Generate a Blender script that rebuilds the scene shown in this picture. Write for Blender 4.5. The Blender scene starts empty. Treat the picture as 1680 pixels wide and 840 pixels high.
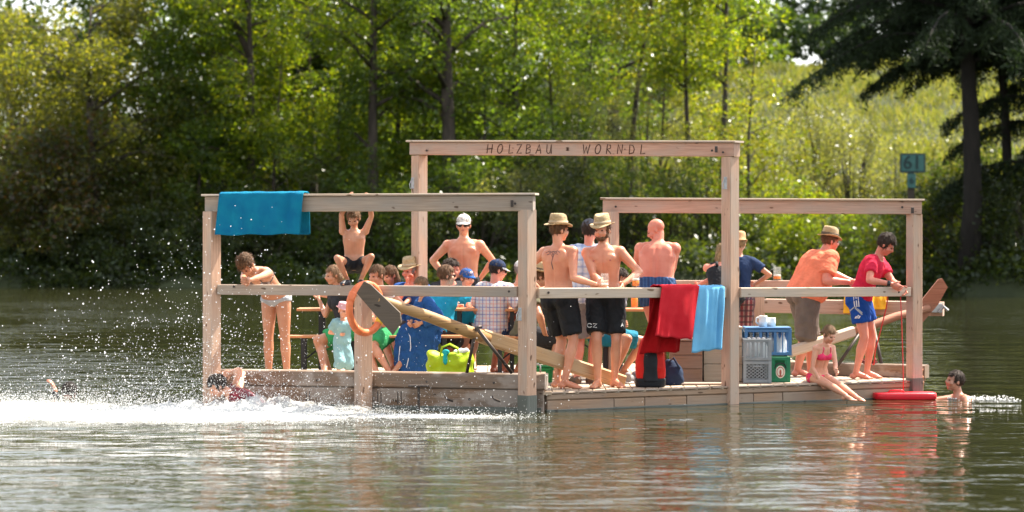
SUN_AZ, SUN_EL, SUN_S, SKY_S, EXPO = 56, 56, 5.0, .135, 1.5
WAVE_BIG, WAVE_MID, WAVE_SMALL = .07, .021, .0022
import bpy, math, random
import numpy as np
from mathutils import Vector, Matrix
from mathutils.bvhtree import BVHTree
random.seed(7); RNG = np.random.default_rng(11)
SC = bpy.context.scene; COL = SC.collection
F_PX, HZ, CAM_Z, CAM_D = 4082.0, 385.0, 1.85, 26.0
R = math.radians
U = Vector((0, 0, 1))

def P(px, py, y):
    """metres of a point measured on the photograph (1680x840) for a known distance y behind the raft's front"""
    m = (CAM_D + y) / F_PX
    return Vector(((px - 840) * m, y, CAM_Z - (py - HZ) * m))
def X(px, y): return (px - 840) * (CAM_D + y) / F_PX
def V(*a): return Vector(a)

# ------------------------------------------------------------------ materials
def nt(name):
    m = bpy.data.materials.new(name); m.use_nodes = True
    t = m.node_tree; b = t.nodes['Principled BSDF']
    return m, t, b, t.links.new
def rgb(c): return (c[0], c[1], c[2], 1)
def mat(name, c, rough=.6, c2=None, scale=12, bump=0, bscale=60, metal=0, coord='Object', stretch=(1,1,1), trans=0, ior=1.45, sss=0, spec=.5, sheen=0, detail=4):
    m, t, b, L = nt(name)
    b.inputs['Base Color'].default_value = rgb(c); b.inputs['Roughness'].default_value = rough
    b.inputs['Metallic'].default_value = metal; b.inputs['IOR'].default_value = ior
    b.inputs['Transmission Weight'].default_value = trans
    b.inputs['Specular IOR Level'].default_value = spec
    if sss:
        b.inputs['Subsurface Weight'].default_value = sss; b.inputs['Subsurface Radius'].default_value = (.03, .012, .006)
        b.inputs['Subsurface Scale'].default_value = 1.0
    if sheen: b.inputs['Sheen Weight'].default_value = sheen
    tc = t.nodes.new('ShaderNodeTexCoord'); mp = t.nodes.new('ShaderNodeMapping'); mp.inputs['Scale'].default_value = stretch
    L(tc.outputs[coord], mp.inputs['Vector'])
    if c2 is not None:
        n = t.nodes.new('ShaderNodeTexNoise'); n.inputs['Scale'].default_value = scale; n.inputs['Detail'].default_value = detail
        L(mp.outputs[0], n.inputs['Vector'])
        r = t.nodes.new('ShaderNodeValToRGB'); r.color_ramp.elements[0].position = .35; r.color_ramp.elements[1].position = .65
        r.color_ramp.elements[0].color = rgb(c); r.color_ramp.elements[1].color = rgb(c2)
        L(n.outputs['Fac'], r.inputs['Fac']); L(r.outputs['Color'], b.inputs['Base Color'])
    if bump:
        n2 = t.nodes.new('ShaderNodeTexNoise'); n2.inputs['Scale'].default_value = bscale; n2.inputs['Detail'].default_value = 5
        L(mp.outputs[0], n2.inputs['Vector'])
        bp = t.nodes.new('ShaderNodeBump'); bp.inputs['Strength'].default_value = bump; bp.inputs['Distance'].default_value = .02
        L(n2.outputs['Fac'], bp.inputs['Height']); L(bp.outputs[0], b.inputs['Normal'])
    return m

def wood(name, light, dark, grey, rough=.75, stain=None, stain_amt=.0):
    m, t, b, L = nt(name); b.inputs['Roughness'].default_value = rough
    uv = t.nodes.new('ShaderNodeUVMap')
    def noise(sc, stretch, det=6):
        mp = t.nodes.new('ShaderNodeMapping'); mp.inputs['Scale'].default_value = stretch; L(uv.outputs[0], mp.inputs['Vector'])
        n = t.nodes.new('ShaderNodeTexNoise'); n.inputs['Scale'].default_value = sc; n.inputs['Detail'].default_value = det; L(mp.outputs[0], n.inputs['Vector']); return n
    def ramp(n, a, c, p0=.35, p1=.65):
        r = t.nodes.new('ShaderNodeValToRGB'); r.color_ramp.elements[0].position = p0; r.color_ramp.elements[1].position = p1
        r.color_ramp.elements[0].color = rgb(a); r.color_ramp.elements[1].color = rgb(c); L(n.outputs['Fac'], r.inputs['Fac']); return r
    def mix(fac, a, c):
        x = t.nodes.new('ShaderNodeMix'); x.data_type = 'RGBA'; L(fac, x.inputs['Factor']); L(a, x.inputs['A']); L(c, x.inputs['B']) if not isinstance(c, tuple) else None
        if isinstance(c, tuple): x.inputs['B'].default_value = rgb(c)
        return x.outputs['Result']
    grain = noise(5, (.6, 14, 1)); g = ramp(grain, dark, light)
    big = noise(1.3, (1, 2.5, 1), 3); rb = ramp(big, (0,0,0), (1,1,1), .42, .66)
    out = mix(rb.outputs['Color'], g.outputs['Color'], grey)
    kn = noise(7, (.9, 2.2, 1), 1); rk = ramp(kn, (0,0,0), (1,1,1), .70, .74)
    out = mix(rk.outputs['Color'], out, (dark[0]*.35, dark[1]*.3, dark[2]*.25))
    cr = noise(3.2, (.35, 42, 1), 3); rc_ = ramp(cr, (0,0,0), (.8,.8,.8), .66, .70); out = mix(rc_.outputs['Color'], out, (dark[0]*.4, dark[1]*.36, dark[2]*.32))
    if stain:
        st = noise(2.2, (1, 1.6, 1), 5); rs = ramp(st, (0,0,0), (stain_amt,)*3, .5, .56); out = mix(rs.outputs['Color'], out, stain)
    L(out, b.inputs['Base Color'])
    bp = t.nodes.new('ShaderNodeBump'); bp.inputs['Strength'].default_value = .35; bp.inputs['Distance'].default_value = .004
    L(grain.outputs['Fac'], bp.inputs['Height']); L(bp.outputs[0], b.inputs['Normal'])
    return m

def plaid(name, base, cols, freq=(9, 9), w=.14, rough=.8):
    """woven check: bands of colour over a pale ground, in object space"""
    m, t, b, L = nt(name); b.inputs['Roughness'].default_value = rough
    tc = t.nodes.new('ShaderNodeTexCoord'); sp = t.nodes.new('ShaderNodeSeparateXYZ'); L(tc.outputs['Object'], sp.inputs[0])
    cur = None
    for i, (ax, f, off, c, a) in enumerate(cols):
        mu = t.nodes.new('ShaderNodeMath'); mu.operation = 'MULTIPLY_ADD'; mu.inputs[1].default_value = f; mu.inputs[2].default_value = off; L(sp.outputs[ax], mu.inputs[0])
        fr = t.nodes.new('ShaderNodeMath'); fr.operation = 'FRACT'; L(mu.outputs[0], fr.inputs[0])
        lt = t.nodes.new('ShaderNodeMath'); lt.operation = 'LESS_THAN'; lt.inputs[1].default_value = w; L(fr.outputs[0], lt.inputs[0])
        am = t.nodes.new('ShaderNodeMath'); am.operation = 'MULTIPLY'; am.inputs[1].default_value = a; L(lt.outputs[0], am.inputs[0])
        x = t.nodes.new('ShaderNodeMix'); x.data_type = 'RGBA'; L(am.outputs[0], x.inputs['Factor'])
        if cur is None: x.inputs['A'].default_value = rgb(base)
        else: L(cur, x.inputs['A'])
        x.inputs['B'].default_value = rgb(c); cur = x.outputs['Result']
    L(cur, b.inputs['Base Color'])
    n2 = t.nodes.new('ShaderNodeTexNoise'); n2.inputs['Scale'].default_value = 18; L(tc.outputs['Object'], n2.inputs['Vector'])
    bp = t.nodes.new('ShaderNodeBump'); bp.inputs['Strength'].default_value = .5; bp.inputs['Distance'].default_value = .02; L(n2.outputs['Fac'], bp.inputs['Height']); L(bp.outputs[0], b.inputs['Normal'])
    return m

def leaf_mat(name, c1, c2, c3, tr=.5, rough=.3, tcol=None):
    m, t, b, L = nt(name)
    out = t.nodes['Material Output']
    g = t.nodes.new('ShaderNodeNewGeometry'); oi = t.nodes.new('ShaderNodeObjectInfo')
    r = t.nodes.new('ShaderNodeValToRGB'); e = r.color_ramp.elements
    e[0].position = 0; e[0].color = rgb(c1); e[1].position = 1; e[1].color = rgb(c3); k = e.new(.55); k.color = rgb(c2)
    L(g.outputs['Random Per Island'], r.inputs['Fac'])
    hs = t.nodes.new('ShaderNodeHueSaturation'); L(r.outputs['Color'], hs.inputs['Color'])
    tc = t.nodes.new('ShaderNodeTexCoord'); n = t.nodes.new('ShaderNodeTexNoise'); n.inputs['Scale'].default_value = .45; L(tc.outputs['Object'], n.inputs['Vector'])
    mr = t.nodes.new('ShaderNodeMapRange'); mr.inputs['From Min'].default_value = .3; mr.inputs['From Max'].default_value = .7; mr.inputs['To Min'].default_value = .65; mr.inputs['To Max'].default_value = 1.35
    L(n.outputs['Fac'], mr.inputs['Value']); L(mr.outputs[0], hs.inputs['Value'])
    L(hs.outputs['Color'], b.inputs['Base Color']); b.inputs['Roughness'].default_value = rough; b.inputs['Specular IOR Level'].default_value = .4
    tl = t.nodes.new('ShaderNodeBsdfTranslucent')
    th = t.nodes.new('ShaderNodeMix'); th.data_type = 'RGBA'; th.blend_type = 'MULTIPLY'; th.inputs['Factor'].default_value = 1
    L(hs.outputs['Color'], th.inputs['A']); th.inputs['B'].default_value = rgb(tcol or (3.5, 3.05, .62)); L(th.outputs['Result'], tl.inputs['Color'])
    mx = t.nodes.new('ShaderNodeMixShader'); mx.inputs['Fac'].default_value = tr
    L(b.outputs[0], mx.inputs[1]); L(tl.outputs[0], mx.inputs[2]); L(mx.outputs[0], out.inputs['Surface'])
    return m

# ------------------------------------------------------------------ mesh building
class MB:
    def __init__(s): s.v = []; s.f = []; s.uv = []
    def _add(s, vs, fs, uvs=None):
        n = len(s.v); s.v += [tuple(p) for p in vs]; s.f += [tuple(i + n for i in f) for f in fs]
        if uvs is None: uvs = [[(vs[i][0], vs[i][2]) for i in f] for f in fs]
        s.uv += uvs
        return s
    def loft(s, rings, closed=True, cap=True):
        vs = [p for r in rings for p in r]; n = len(rings[0]); fs = []
        for i in range(len(rings) - 1):
            for j in range(n if closed else n - 1):
                k = (j + 1) % n
                fs.append((i*n + j, i*n + k, (i+1)*n + k, (i+1)*n + j))
        if cap and closed:
            fs.append(tuple(range(n - 1, -1, -1))); fs.append(tuple((len(rings) - 1)*n + j for j in range(n)))
        return s._add(vs, fs)
    def ball(s, c, r, ax=None, nu=14, nv=9):
        c = Vector(c); r = (r, r, r) if not hasattr(r, '__len__') else r
        ax = ax or (V(1,0,0), V(0,1,0), V(0,0,1))
        vs = [c - ax[2]*r[2]]; fs = []
        for i in range(1, nv):
            th = math.pi * i / nv
            for j in range(nu):
                a = 2*math.pi*j/nu
                vs.append(c + ax[0]*(r[0]*math.sin(th)*math.cos(a)) + ax[1]*(r[1]*math.sin(th)*math.sin(a)) - ax[2]*(r[2]*math.cos(th)))
        vs.append(c + ax[2]*r[2]); e = len(vs) - 1
        for j in range(nu): fs.append((0, 1 + (j+1) % nu, 1 + j))
        for i in range(nv - 2):
            for j in range(nu):
                k = (j+1) % nu; fs.append((1 + i*nu + j, 1 + i*nu + k, 1 + (i+1)*nu + k, 1 + (i+1)*nu + j))
        for j in range(nu): fs.append((1 + (nv-2)*nu + j, 1 + (nv-2)*nu + (j+1) % nu, e))
        return s._add(vs, fs)
    def tube(s, pts, rad, n=10, cap=True, flat=None):
        """tube through points with a radius per point; flat = (axis, ratio) squashes the section"""
        pts = [Vector(p) for p in pts]; rad = [rad]*len(pts) if not hasattr(rad, '__len__') else rad
        d = (pts[1] - pts[0]).normalized(); a = d.orthogonal().normalized(); rings = []
        for i, p in enumerate(pts):
            if i == 0: d = pts[1] - pts[0]
            elif i == len(pts) - 1: d = pts[-1] - pts[-2]
            else: d = pts[i+1] - pts[i-1]
            d.normalize(); a = (a - d * a.dot(d)).normalized(); b = d.cross(a)
            ring = []
            for j in range(n):
                t = 2*math.pi*j/n; o = (a*math.cos(t) + b*math.sin(t))*rad[i]
                if flat: o = o - flat[0]*(o.dot(flat[0])*(1 - flat[1]))
                ring.append(p + o)
            rings.append(ring)
        return s.loft(rings, True, cap)
    def cone(s, p0, p1, r0, r1, n=14): return s.tube([p0, p1], [r0, r1], n)
    def limb(s, p0, p1, prof, n=14):
        """limb with bulging profile [(t, r), ...] and round ends"""
        p0 = Vector(p0); p1 = Vector(p1)
        s.tube([p0.lerp(p1, t) for t, r in prof], [r for t, r in prof], n)
        s.ball(p0.lerp(p1, prof[0][0]), prof[0][1]*.98); s.ball(p0.lerp(p1, prof[-1][0]), prof[-1][1]*.98); return s
    def beam(s, p0, p1, w, h, up=U, roll=0, bev=.006):
        """timber between two points: w across, h along 'up'; UV runs along the grain in metres"""
        p0 = Vector(p0); p1 = Vector(p1); d = (p1 - p0); Ln = d.length; d.normalize()
        a = d.cross(up)
        if a.length < 1e-4: a = d.cross(V(0, 1, 0))
        a.normalize(); b = a.cross(d).normalized()
        if roll: q = Matrix.Rotation(roll, 3, d); a = q @ a; b = q @ b
        bw, bh = w/2, h/2; e = bev
        prof = [(-bw+e, -bh), (bw-e, -bh), (bw, -bh+e), (bw, bh-e), (bw-e, bh), (-bw+e, bh), (-bw, bh-e), (-bw, -bh+e)]
        o = random.random()*20; n = 8; vs = []
        cum = [0]
        for i in range(n):
            j = (i+1) % n; cum.append(cum[-1] + math.hypot(prof[j][0]-prof[i][0], prof[j][1]-prof[i][1]))
        for p in (p0, p1):
            for (x, z) in prof: vs.append(p + a*x + b*z)
        fs = []; uvs = []
        for i in range(n):
            j = (i+1) % n
            fs.append((i, j, n+j, n+i)); uvs.append([(o, o+cum[i]), (o, o+cum[i+1]), (o+Ln, o+cum[i+1]), (o+Ln, o+cum[i])])
        fs.append(tuple(range(n-1, -1, -1))); uvs.append([(o+prof[i][1]*.3, o+prof[i][0]) for i in range(n-1, -1, -1)])
        fs.append(tuple(range(n, 2*n))); uvs.append([(o+prof[i][1]*.3, o+prof[i][0]) for i in range(n)])
        return s._add(vs, fs, uvs)
    def box(s, c, size, rz=0, bev=.004):
        c = Vector(c); d = V(math.cos(rz), math.sin(rz), 0)*(size[0]/2)
        return s.beam(c - d, c + d, size[1], size[2], bev=min(bev, size[1]*.3, size[2]*.3))
    def prism(s, poly, z0, z1):
        n = len(poly); vs = [(x, y, z0) for x, y in poly] + [(x, y, z1) for x, y in poly]
        fs = [tuple(range(n-1, -1, -1)), tuple(range(n, 2*n))] + [(i, (i+1) % n, n + (i+1) % n, n + i) for i in range(n)]
        uvs = [[(vs[i][0], vs[i][1]*1.0) for i in f] for f in fs[:2]]
        for f in fs[2:]:
            l = math.dist(vs[f[0]][:2], vs[f[1]][:2]); uvs.append([(0, z0), (l, z0), (l, z1), (0, z1)])
        return s._add(vs, fs, uvs)
    def slab(s, pts, off):
        """extruded planar outline: pts in order, pushed by vector off"""
        pts = [Vector(p) for p in pts]; off = Vector(off); n = len(pts); vs = pts + [p + off for p in pts]
        fs = [tuple(range(n)), tuple(range(2*n-1, n-1, -1))] + [(i, n+i, n + (i+1) % n, (i+1) % n) for i in range(n)]
        return s._add(vs, fs)
    def mesh(s, name='mesh', smooth=False, uv=True):
        me = bpy.data.meshes.new(name); me.from_pydata([tuple(v) for v in s.v], [], s.f)
        if uv and s.uv:
            l = me.uv_layers.new(name='UVMap'); flat = [c for f in s.uv for p in f for c in p]
            l.data.foreach_set('uv', flat)
        if smooth: me.polygons.foreach_set('use_smooth', [True]*len(me.polygons))
        me.update(); return me
    def build(s, name, m, parent=None, smooth=False, origin=None):
        me = s.mesh(name, smooth); return link(name, me, m, parent, origin)

def link(name, me, m, parent=None, origin=None):
    o = bpy.data.objects.new(name, me); COL.objects.link(o)
    if m is not None: me.materials.append(m)
    if parent is not None: put_under(o, parent)
    elif origin is not None:
        me.transform(Matrix.Translation(-Vector(origin))); o.location = origin
    return o
def world_loc(o):
    l = Vector(o.location); p = o.parent
    while p: l += Vector(p.location); p = p.parent
    return l
def put_under(o, parent):
    w = world_loc(parent)            # parents are only moved, never turned, so offsets are enough
    o.data.transform(Matrix.Translation(-w - Vector(o.location))); o.location = (0, 0, 0); o.parent = parent
def tag(o, label=None, cat=None, group=None, kind=None):
    if label: o['label'] = label
    if cat: o['category'] = cat
    if group: o['group'] = group
    if kind: o['kind'] = kind
    return o
def thing(name, label, cat, loc=(0, 0, 0), group=None):
    o = bpy.data.objects.new(name, None); COL.objects.link(o); o.location = loc; o.empty_display_size = .1
    return tag(o, label, cat, group)
def struct(o): o['kind'] = 'structure'; return o

def noise3(p, sc, seed=0):
    """cheap smooth noise for arrays of points"""
    q = np.asarray(p)*sc + seed*7.31
    return (np.sin(q[:,0]*1.7 + 1.3*np.sin(q[:,1]*1.1 + .5) + q[:,2]) + np.sin(q[:,1]*2.3 + 1.1*np.sin(q[:,2]*1.9 + 1)) + np.sin(q[:,2]*2.9 + 1.7*np.sin(q[:,0]*1.3 + 2)))/3

def remesh(mb, vox, it=4, fac=.5):
    me = bpy.data.meshes.new('tmp'); me.from_pydata([tuple(v) for v in mb.v], [], mb.f); me.update()
    o = bpy.data.objects.new('tmp', me); COL.objects.link(o)
    r = o.modifiers.new('r', 'REMESH'); r.mode = 'VOXEL'; r.voxel_size = vox
    if it: sm = o.modifiers.new('s', 'SMOOTH'); sm.factor = fac; sm.iterations = it
    dg = bpy.context.evaluated_depsgraph_get(); ev = o.evaluated_get(dg)
    out = bpy.data.meshes.new_from_object(ev)
    bpy.data.objects.remove(o); bpy.data.meshes.remove(me)
    return out
def mesh_np(me):
    a = np.empty(len(me.vertices)*3); me.vertices.foreach_get('co', a); return a.reshape(-1, 3)
def set_np(me, a): me.vertices.foreach_set('co', np.asarray(a, dtype=float).ravel()); me.update()
def join_into(me, mb):
    """append a builder's shapes to a mesh (fingers onto a body)"""
    v = [tuple(x.co) for x in me.vertices]; f = [tuple(p.vertices) for p in me.polygons]; n = len(v)
    me2 = bpy.data.meshes.new(me.name); me2.from_pydata(v + [tuple(p) for p in mb.v], [], f + [tuple(i+n for i in q) for q in mb.f]); me2.update()
    return me2
def smooth(me): me.polygons.foreach_set('use_smooth', [True]*len(me.polygons)); return me
# ------------------------------------------------------------------ people
SKIN = {
 'pink': mat('skin_pink', (.70, .335, .205), .38, (.56, .21, .12), 4, bump=.05, bscale=90, sss=.12),
 'pale': mat('skin_pale', (.74, .385, .255), .42, (.65, .31, .20), 5, bump=.05, bscale=90, sss=.12),
 'tan':  mat('skin_tan', (.60, .295, .18), .36, (.46, .195, .105), 4, bump=.05, bscale=90, sss=.12),
 'red':  mat('skin_sunburnt', (.72, .28, .19), .38, (.58, .175, .11), 4, bump=.05, bscale=90, sss=.12),
 'wet':  mat('skin_wet', (.50, .24, .16), .25, (.42, .19, .12), 7, sss=.1),
}
M_EYE = mat('eye_dark', (.03, .02, .015), .2); M_LIP = mat('lip', (.42, .13, .11), .5)
M_GLASS_DARK = mat('dark_lens', (.01, .01, .012), .12)
def fabric(name, c, c2=None, rough=.9, bump=.32, bscale=22): return mat(name, c, rough, c2 or tuple(x*.8 for x in c), 9, bump=bump, bscale=bscale, spec=.25)
def hairm(name, c): return mat(name, c, .62, tuple(x*.5 for x in c), 55, bump=.9, bscale=120, stretch=(1,1,.3), spec=.3)
HAIR = {'brown': hairm('hair_brown', (.17, .085, .04)), 'dark': hairm('hair_dark', (.05, .03, .02)), 'light': hairm('hair_light_brown', (.30, .17, .09)),
        'blond': hairm('hair_blond', (.38, .25, .12)), 'wet': hairm('hair_wet', (.03, .02, .015)), 'grey': hairm('hair_grey', (.3, .28, .26)), 'pale': hairm('hair_white', (.6, .55, .5))}
STRAW = mat('straw', (.62, .46, .26), .7, (.48, .33, .16), 30, bump=.8, bscale=130, stretch=(1, 1, 3))

def ik(p0, tgt, l1, l2, pole):
    d = tgt - p0; L = d.length
    mx = (l1 + l2)*.999
    if L > mx: d = d*(mx/L); L = mx
    if L < abs(l1 - l2)*1.02 + .01: L = abs(l1-l2)*1.02 + .01; d = d.normalized()*L
    e = p0 + d; u = d.normalized()
    a = (l1*l1 - l2*l2 + L*L)/(2*L); h = math.sqrt(max(0, l1*l1 - a*a))
    q = Vector(pole); q = q - u*q.dot(u)
    if q.length < 1e-3: q = u.orthogonal()
    return p0 + u*a + q.normalized()*h, e

class Person:
    def __init__(s, label, pelvis, yaw, h=1.78, lean=0, side=0, twist=0, curve=10, head=(0, 0, 0), hands=None, poles=None, feet=None, kpoles=None, toes=None,
                 fat=1, wid=1, headk=1, skin='pink', female=False, curl=(.8, .8), hdir=(None, None), group=None, shrug=0, vox=.0095, neckl=1):
        k = s.k = h/1.78; s.fat = fat; s.female = female; s.skin = SKIN[skin]; s.wid = wid
        f = V(math.sin(R(yaw)), -math.cos(R(yaw)), 0); r = f.cross(U); s.f, s.r = f, r
        H = s.H = Vector(pelvis)
        def d(a): return (U*math.cos(R(a)) + f*math.sin(R(a)) + r*math.sin(R(side))).normalized()
        s.S = H + d(lean*.75)*.27*k; s.N = s.S + d(lean + curve)*.27*k; s.d0, s.d1 = d(lean*.6), d(lean + curve)
        yc = yaw + twist; fc = V(math.sin(R(yc)), -math.cos(R(yc)), 0); rc = fc.cross(U)
        s.rc = (rc - s.d1*rc.dot(s.d1)).normalized(); s.fc = s.rc.cross(s.d1)*-1
        if s.fc.dot(fc) < 0 and abs(lean) < 80: s.fc = -s.fc
        s.r0 = (r - s.d0*r.dot(s.d0)).normalized(); s.f0 = f
        sw = (.158 if female else .176)*wid; hw = .092*k
        hands = hands or [None, None]; feet = feet or [None, None]; poles = poles or [None, None]; kpoles = kpoles or [None, None]; toes = toes or [None, None]
        s.arms, s.legs = [], []
        for i, sg in ((0, 1), (1, -1)):                                   # 0 = the person's right
            sh = s.N - s.d1*.068*k + s.rc*(sg*sw*k) + U*shrug*k
            t = Vector(hands[i]) if hands[i] is not None else sh - U*.52*k + s.rc*sg*.06*k + s.f*.04
            el, wr = ik(sh, t, .30*k, .262*k, poles[i] if poles[i] is not None else (s.rc*sg*.6 - s.fc*.8 - U*.2))
            s.arms.append((sh, el, wr, sg))
            hp = H + s.r0*(sg*hw) - s.d0*.02*k
            t = Vector(feet[i]) if feet[i] is not None else hp - U*.86*k
            kn, an = ik(hp, t, .44*k, .43*k, kpoles[i] if kpoles[i] is not None else f)
            ty = toes[i] if toes[i] is not None else yaw + sg*-8
            s.legs.append((hp, kn, an, V(math.sin(R(ty)), -math.cos(R(ty)), 0), sg))
        hy, hp_, hr = head; a = yc + hy
        hf = V(math.sin(R(a)), -math.cos(R(a)), 0); hrr = hf.cross(U)
        pf = hf*math.cos(R(hp_)) - U*math.sin(R(hp_)); pu = U*math.cos(R(hp_)) + hf*math.sin(R(hp_))
        q = Matrix.Rotation(R(hr), 3, pf); s.hr, s.hu, s.hf = q @ hrr, q @ pu, pf
        nd = (s.d1*.6 + s.hu*.4 + U*.2).normalized(); s.hk = k*headk
        s.HC = s.N + nd*(.055*k*neckl + .108*s.hk)
        s.curl = curl; s.hdir = hdir; s.vox = vox
        s.root = thing('person', label, 'person', (H.x, H.y, 0 if H.z < .5 else .2), group)
        s.body()

    def spine(s, t):
        """point and axes along the trunk, t=0 hips to 1 neck base"""
        if t < 0: p = s.H + s.d0*(t*.54*s.k); 
        else: p = s.H*(1-t)**2 + s.S*(2*t*(1-t)) + s.N*t*t if t <= 1 else s.N + s.d1*((t-1)*.54*s.k)
        w = min(max(t, 0), 1); rr = s.r0.lerp(s.rc, w).normalized(); ff = s.f0.lerp(s.fc, w).normalized()
        dd = s.d0.lerp(s.d1, w).normalized(); ff = (ff - dd*ff.dot(dd)).normalized(); rr = (rr - dd*rr.dot(dd)); rr = (rr - ff*rr.dot(ff)).normalized()
        return p, rr, ff, dd
    PROF_M = [(-.17, .09, .075), (-.1, .15, .108), (0, .168, .118), (.12, .163, .11), (.3, .150, .10), (.5, .158, .108), (.68, .176, .122), (.82, .176, .112), (.92, .145, .088), (.985, .085, .065), (1.05, .055, .055)]
    PROF_F = [(-.17, .09, .075), (-.1, .158, .11), (0, .178, .118), (.12, .162, .108), (.3, .128, .09), (.5, .138, .098), (.68, .155, .11), (.82, .155, .1), (.92, .125, .08), (.985, .07, .055), (1.05, .045, .045)]
    def prof(s, t0, t1, infl=0):
        pr = s.PROF_F if s.female else s.PROF_M; out = []
        ts = sorted(set([t0, t1] + [p[0] for p in pr if t0 < p[0] < t1]))
        for t in ts:
            w = np.interp(t, [p[0] for p in pr], [p[1] for p in pr])*s.wid; d = np.interp(t, [p[0] for p in pr], [p[2] for p in pr])
            g = max(0, 1 - abs(t - .25)/.6); bel = (s.fat - 1)*g
            w = w*(1 + (s.fat-1)*.35 + bel*.5); d = d*(1 + (s.fat-1)*.3 + bel)
            p, rr, ff, dd = s.spine(t); p = p + ff*(bel*.06*s.k)
            w = w*s.k + infl; d = d*s.k + infl; ring = []
            for j in range(24):
                a = 2*math.pi*j/24; ca, sa = math.cos(a), math.sin(a)
                ring.append(p + rr*(w*math.copysign(abs(ca)**.85, ca)) + ff*(d*math.copysign(abs(sa)**.85, sa)))
            out.append(ring)
        return out
    def arm_r(s, t):   # 0 shoulder .. 1 elbow .. 2 wrist
        g = 1 + (s.fat-1)*.5; q = (.84 if s.female else 1)*s.k*g
        return np.interp(t, [0, .15, .45, .9, 1, 1.25, 1.7, 2], [.056, .056, .05, .041, .04, .043, .031, .027])*q
    def leg_r(s, t):
        g = 1 + (s.fat-1)*.35; q = s.k*g*(1.03 if s.female else 1)
        return np.interp(t, [0, .25, .6, .93, 1.05, 1.3, 1.65, 1.9, 2], [.09, .086, .072, .057, .053, .058, .044, .036, .036])*q
    def along(s, a, b, c, t): return a.lerp(b, t) if t <= 1 else b.lerp(c, t - 1)

    def body(s):
        k = s.k; m = MB(); m.loft(s.prof(-.17, 1.05))
        g = 1 + (s.fat-1)*.35
        for t, side, fw, r3 in ([(.76, .075, .085, (.078, .036, .055)), (.78, .09, -.075, (.07, .04, .08)), (.93, .1, -.02, (.085, .05, .04))] if not s.female else
                                [(.68, .072, .088, (.062, .05, .056)), (.78, .08, -.06, (.06, .035, .07)), (.93, .085, -.02, (.07, .042, .034))]):
            for sg in (1, -1):
                p, rr, ff, dd = s.spine(t); m.ball(p + rr*(sg*side*k*s.wid) + ff*(fw*k*g), tuple(x*k for x in r3), (rr, ff, dd))
        for sg in (1, -1):
            p, rr, ff, dd = s.spine(-.06); m.ball(p + rr*(sg*.075*k) - ff*(.06*k*g), (.088*k*g, .082*k*g, .095*k*g), (rr, ff, dd))
        for (sh, el, wr, sg) in s.arms:
            m.ball(sh, (.064*k*(.85 if s.female else 1))*(1 + (s.fat-1)*.4)); ts = [0, .15, .45, .9, 1]
            m.limb(sh, el, [(t, s.arm_r(t)) for t in ts]); m.limb(el, wr, [(t, s.arm_r(1+t)) for t in (0, .12, .28, .7, 1)])
            pp, rr, ff, dd = s.spine(.86); m.limb(pp + rr*(sg*.09*k), sh, [(0, .06*k), (1, .055*k)])
        for (hp, kn, an, td, sg) in s.legs:
            m.limb(hp, kn, [(t, s.leg_r(t)) for t in (0, .25, .6, .93, 1)]); m.limb(kn, an, [(t, s.leg_r(1+t)) for t in (0, .1, .3, .65, .9, 1)])
            back = (hp - kn).normalized() + (an - kn).normalized()
            cb = -td; m.ball(kn.lerp(an, .3) + cb*.018*k, (.046*k, .046*k, .10*k), (td.cross(U), td, (kn - an).normalized()))
            # foot: heel, instep, ball and toes
            sd = td.cross(U)
            m.ball(an + V(0,0,-.045*k) - td*.03*k, (.034*k, .045*k, .036*k), (sd, td, U))
            m.tube([an + V(0,0,-.012*k), an + td*.07*k + V(0,0,-.04*k), an + td*.14*k + V(0,0,-.058*k)], [.036*k, .036*k, .026*k], 10)
            m.ball(an + td*.125*k + V(0,0,-.062*k), (.045*k, .06*k, .02*k), (sd, td, U))
            for q in range(5): m.ball(an + td*(.185 - .009*q)*k + sd*(-sg*(.034 - .017*q))*k*1.0 + V(0,0,-.068*k), (.0105*k if q else .014*k, .026*k, .0115*k), (sd, td, U), 8, 6)
        # neck and head
        hk = s.hk; C = s.HC; ax = (s.hr, s.hf, s.hu)
        def hp(x, y, z): return C + s.hr*(x*hk) + s.hf*(y*hk) + s.hu*(z*hk)
        m.limb(s.N - s.d1*.05*k, hp(0, -.02, -.04), [(0, .06*k*(1 if not s.female else .8)), (.5, .053*k*(1 if not s.female else .82)*(1 + (s.fat-1)*.4)), (1, .05*hk)])
        B = lambda c, r: m.ball(hp(*c), tuple(x*hk for x in r), ax)
        B((0, -.012, .035), (.074, .094, .086)); B((0, .028, -.03), (.060, .066, .078)); B((0, .062, -.086), (.026, .025, .022))
        B((0, .04, -.065), (.046, .05, .04)); B((0, .079, .024), (.05, .018, .014))
        m.tube([hp(0, .088, .018), hp(0, .108, -.014), hp(0, .104, -.026)], [.009*hk, .015*hk, .015*hk], 8); m.ball(hp(0, .106, -.02), .0155*hk)
        for sg in (1, -1):
            B((sg*.04, .062, -.028), (.026, .03, .028)); B((sg*.077, -.008, -.012), (.009, .018, .028)); B((sg*.016, .094, -.026), (.010, .012, .009))
        B((0, .086, -.052), (.026, .014, .012))
        me = remesh(m, s.vox*min(1, .35 + .65*k), 3)
        # furrow of the spine and breastbone, hollows beside the belly muscles
        a = mesh_np(me); ax0 = np.array(s.N - s.H); L0 = np.linalg.norm(ax0); ax0 /= L0; Hn, Sn = np.array(s.H), np.array(s.S)
        tt = np.clip(((a - Hn)@ax0)/L0, -.2, 1.2); cpos = (Hn*(1 - tt[:, None])**2 + 2*Sn*(tt*(1 - tt))[:, None] + np.array(s.N)*(tt**2)[:, None])
        wv = np.clip(tt, 0, 1)[:, None]; rv = np.array(s.r0)*(1 - wv) + np.array(s.rc)*wv; fv = np.array(s.f0)*(1 - wv) + np.array(s.fc)*wv
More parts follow.
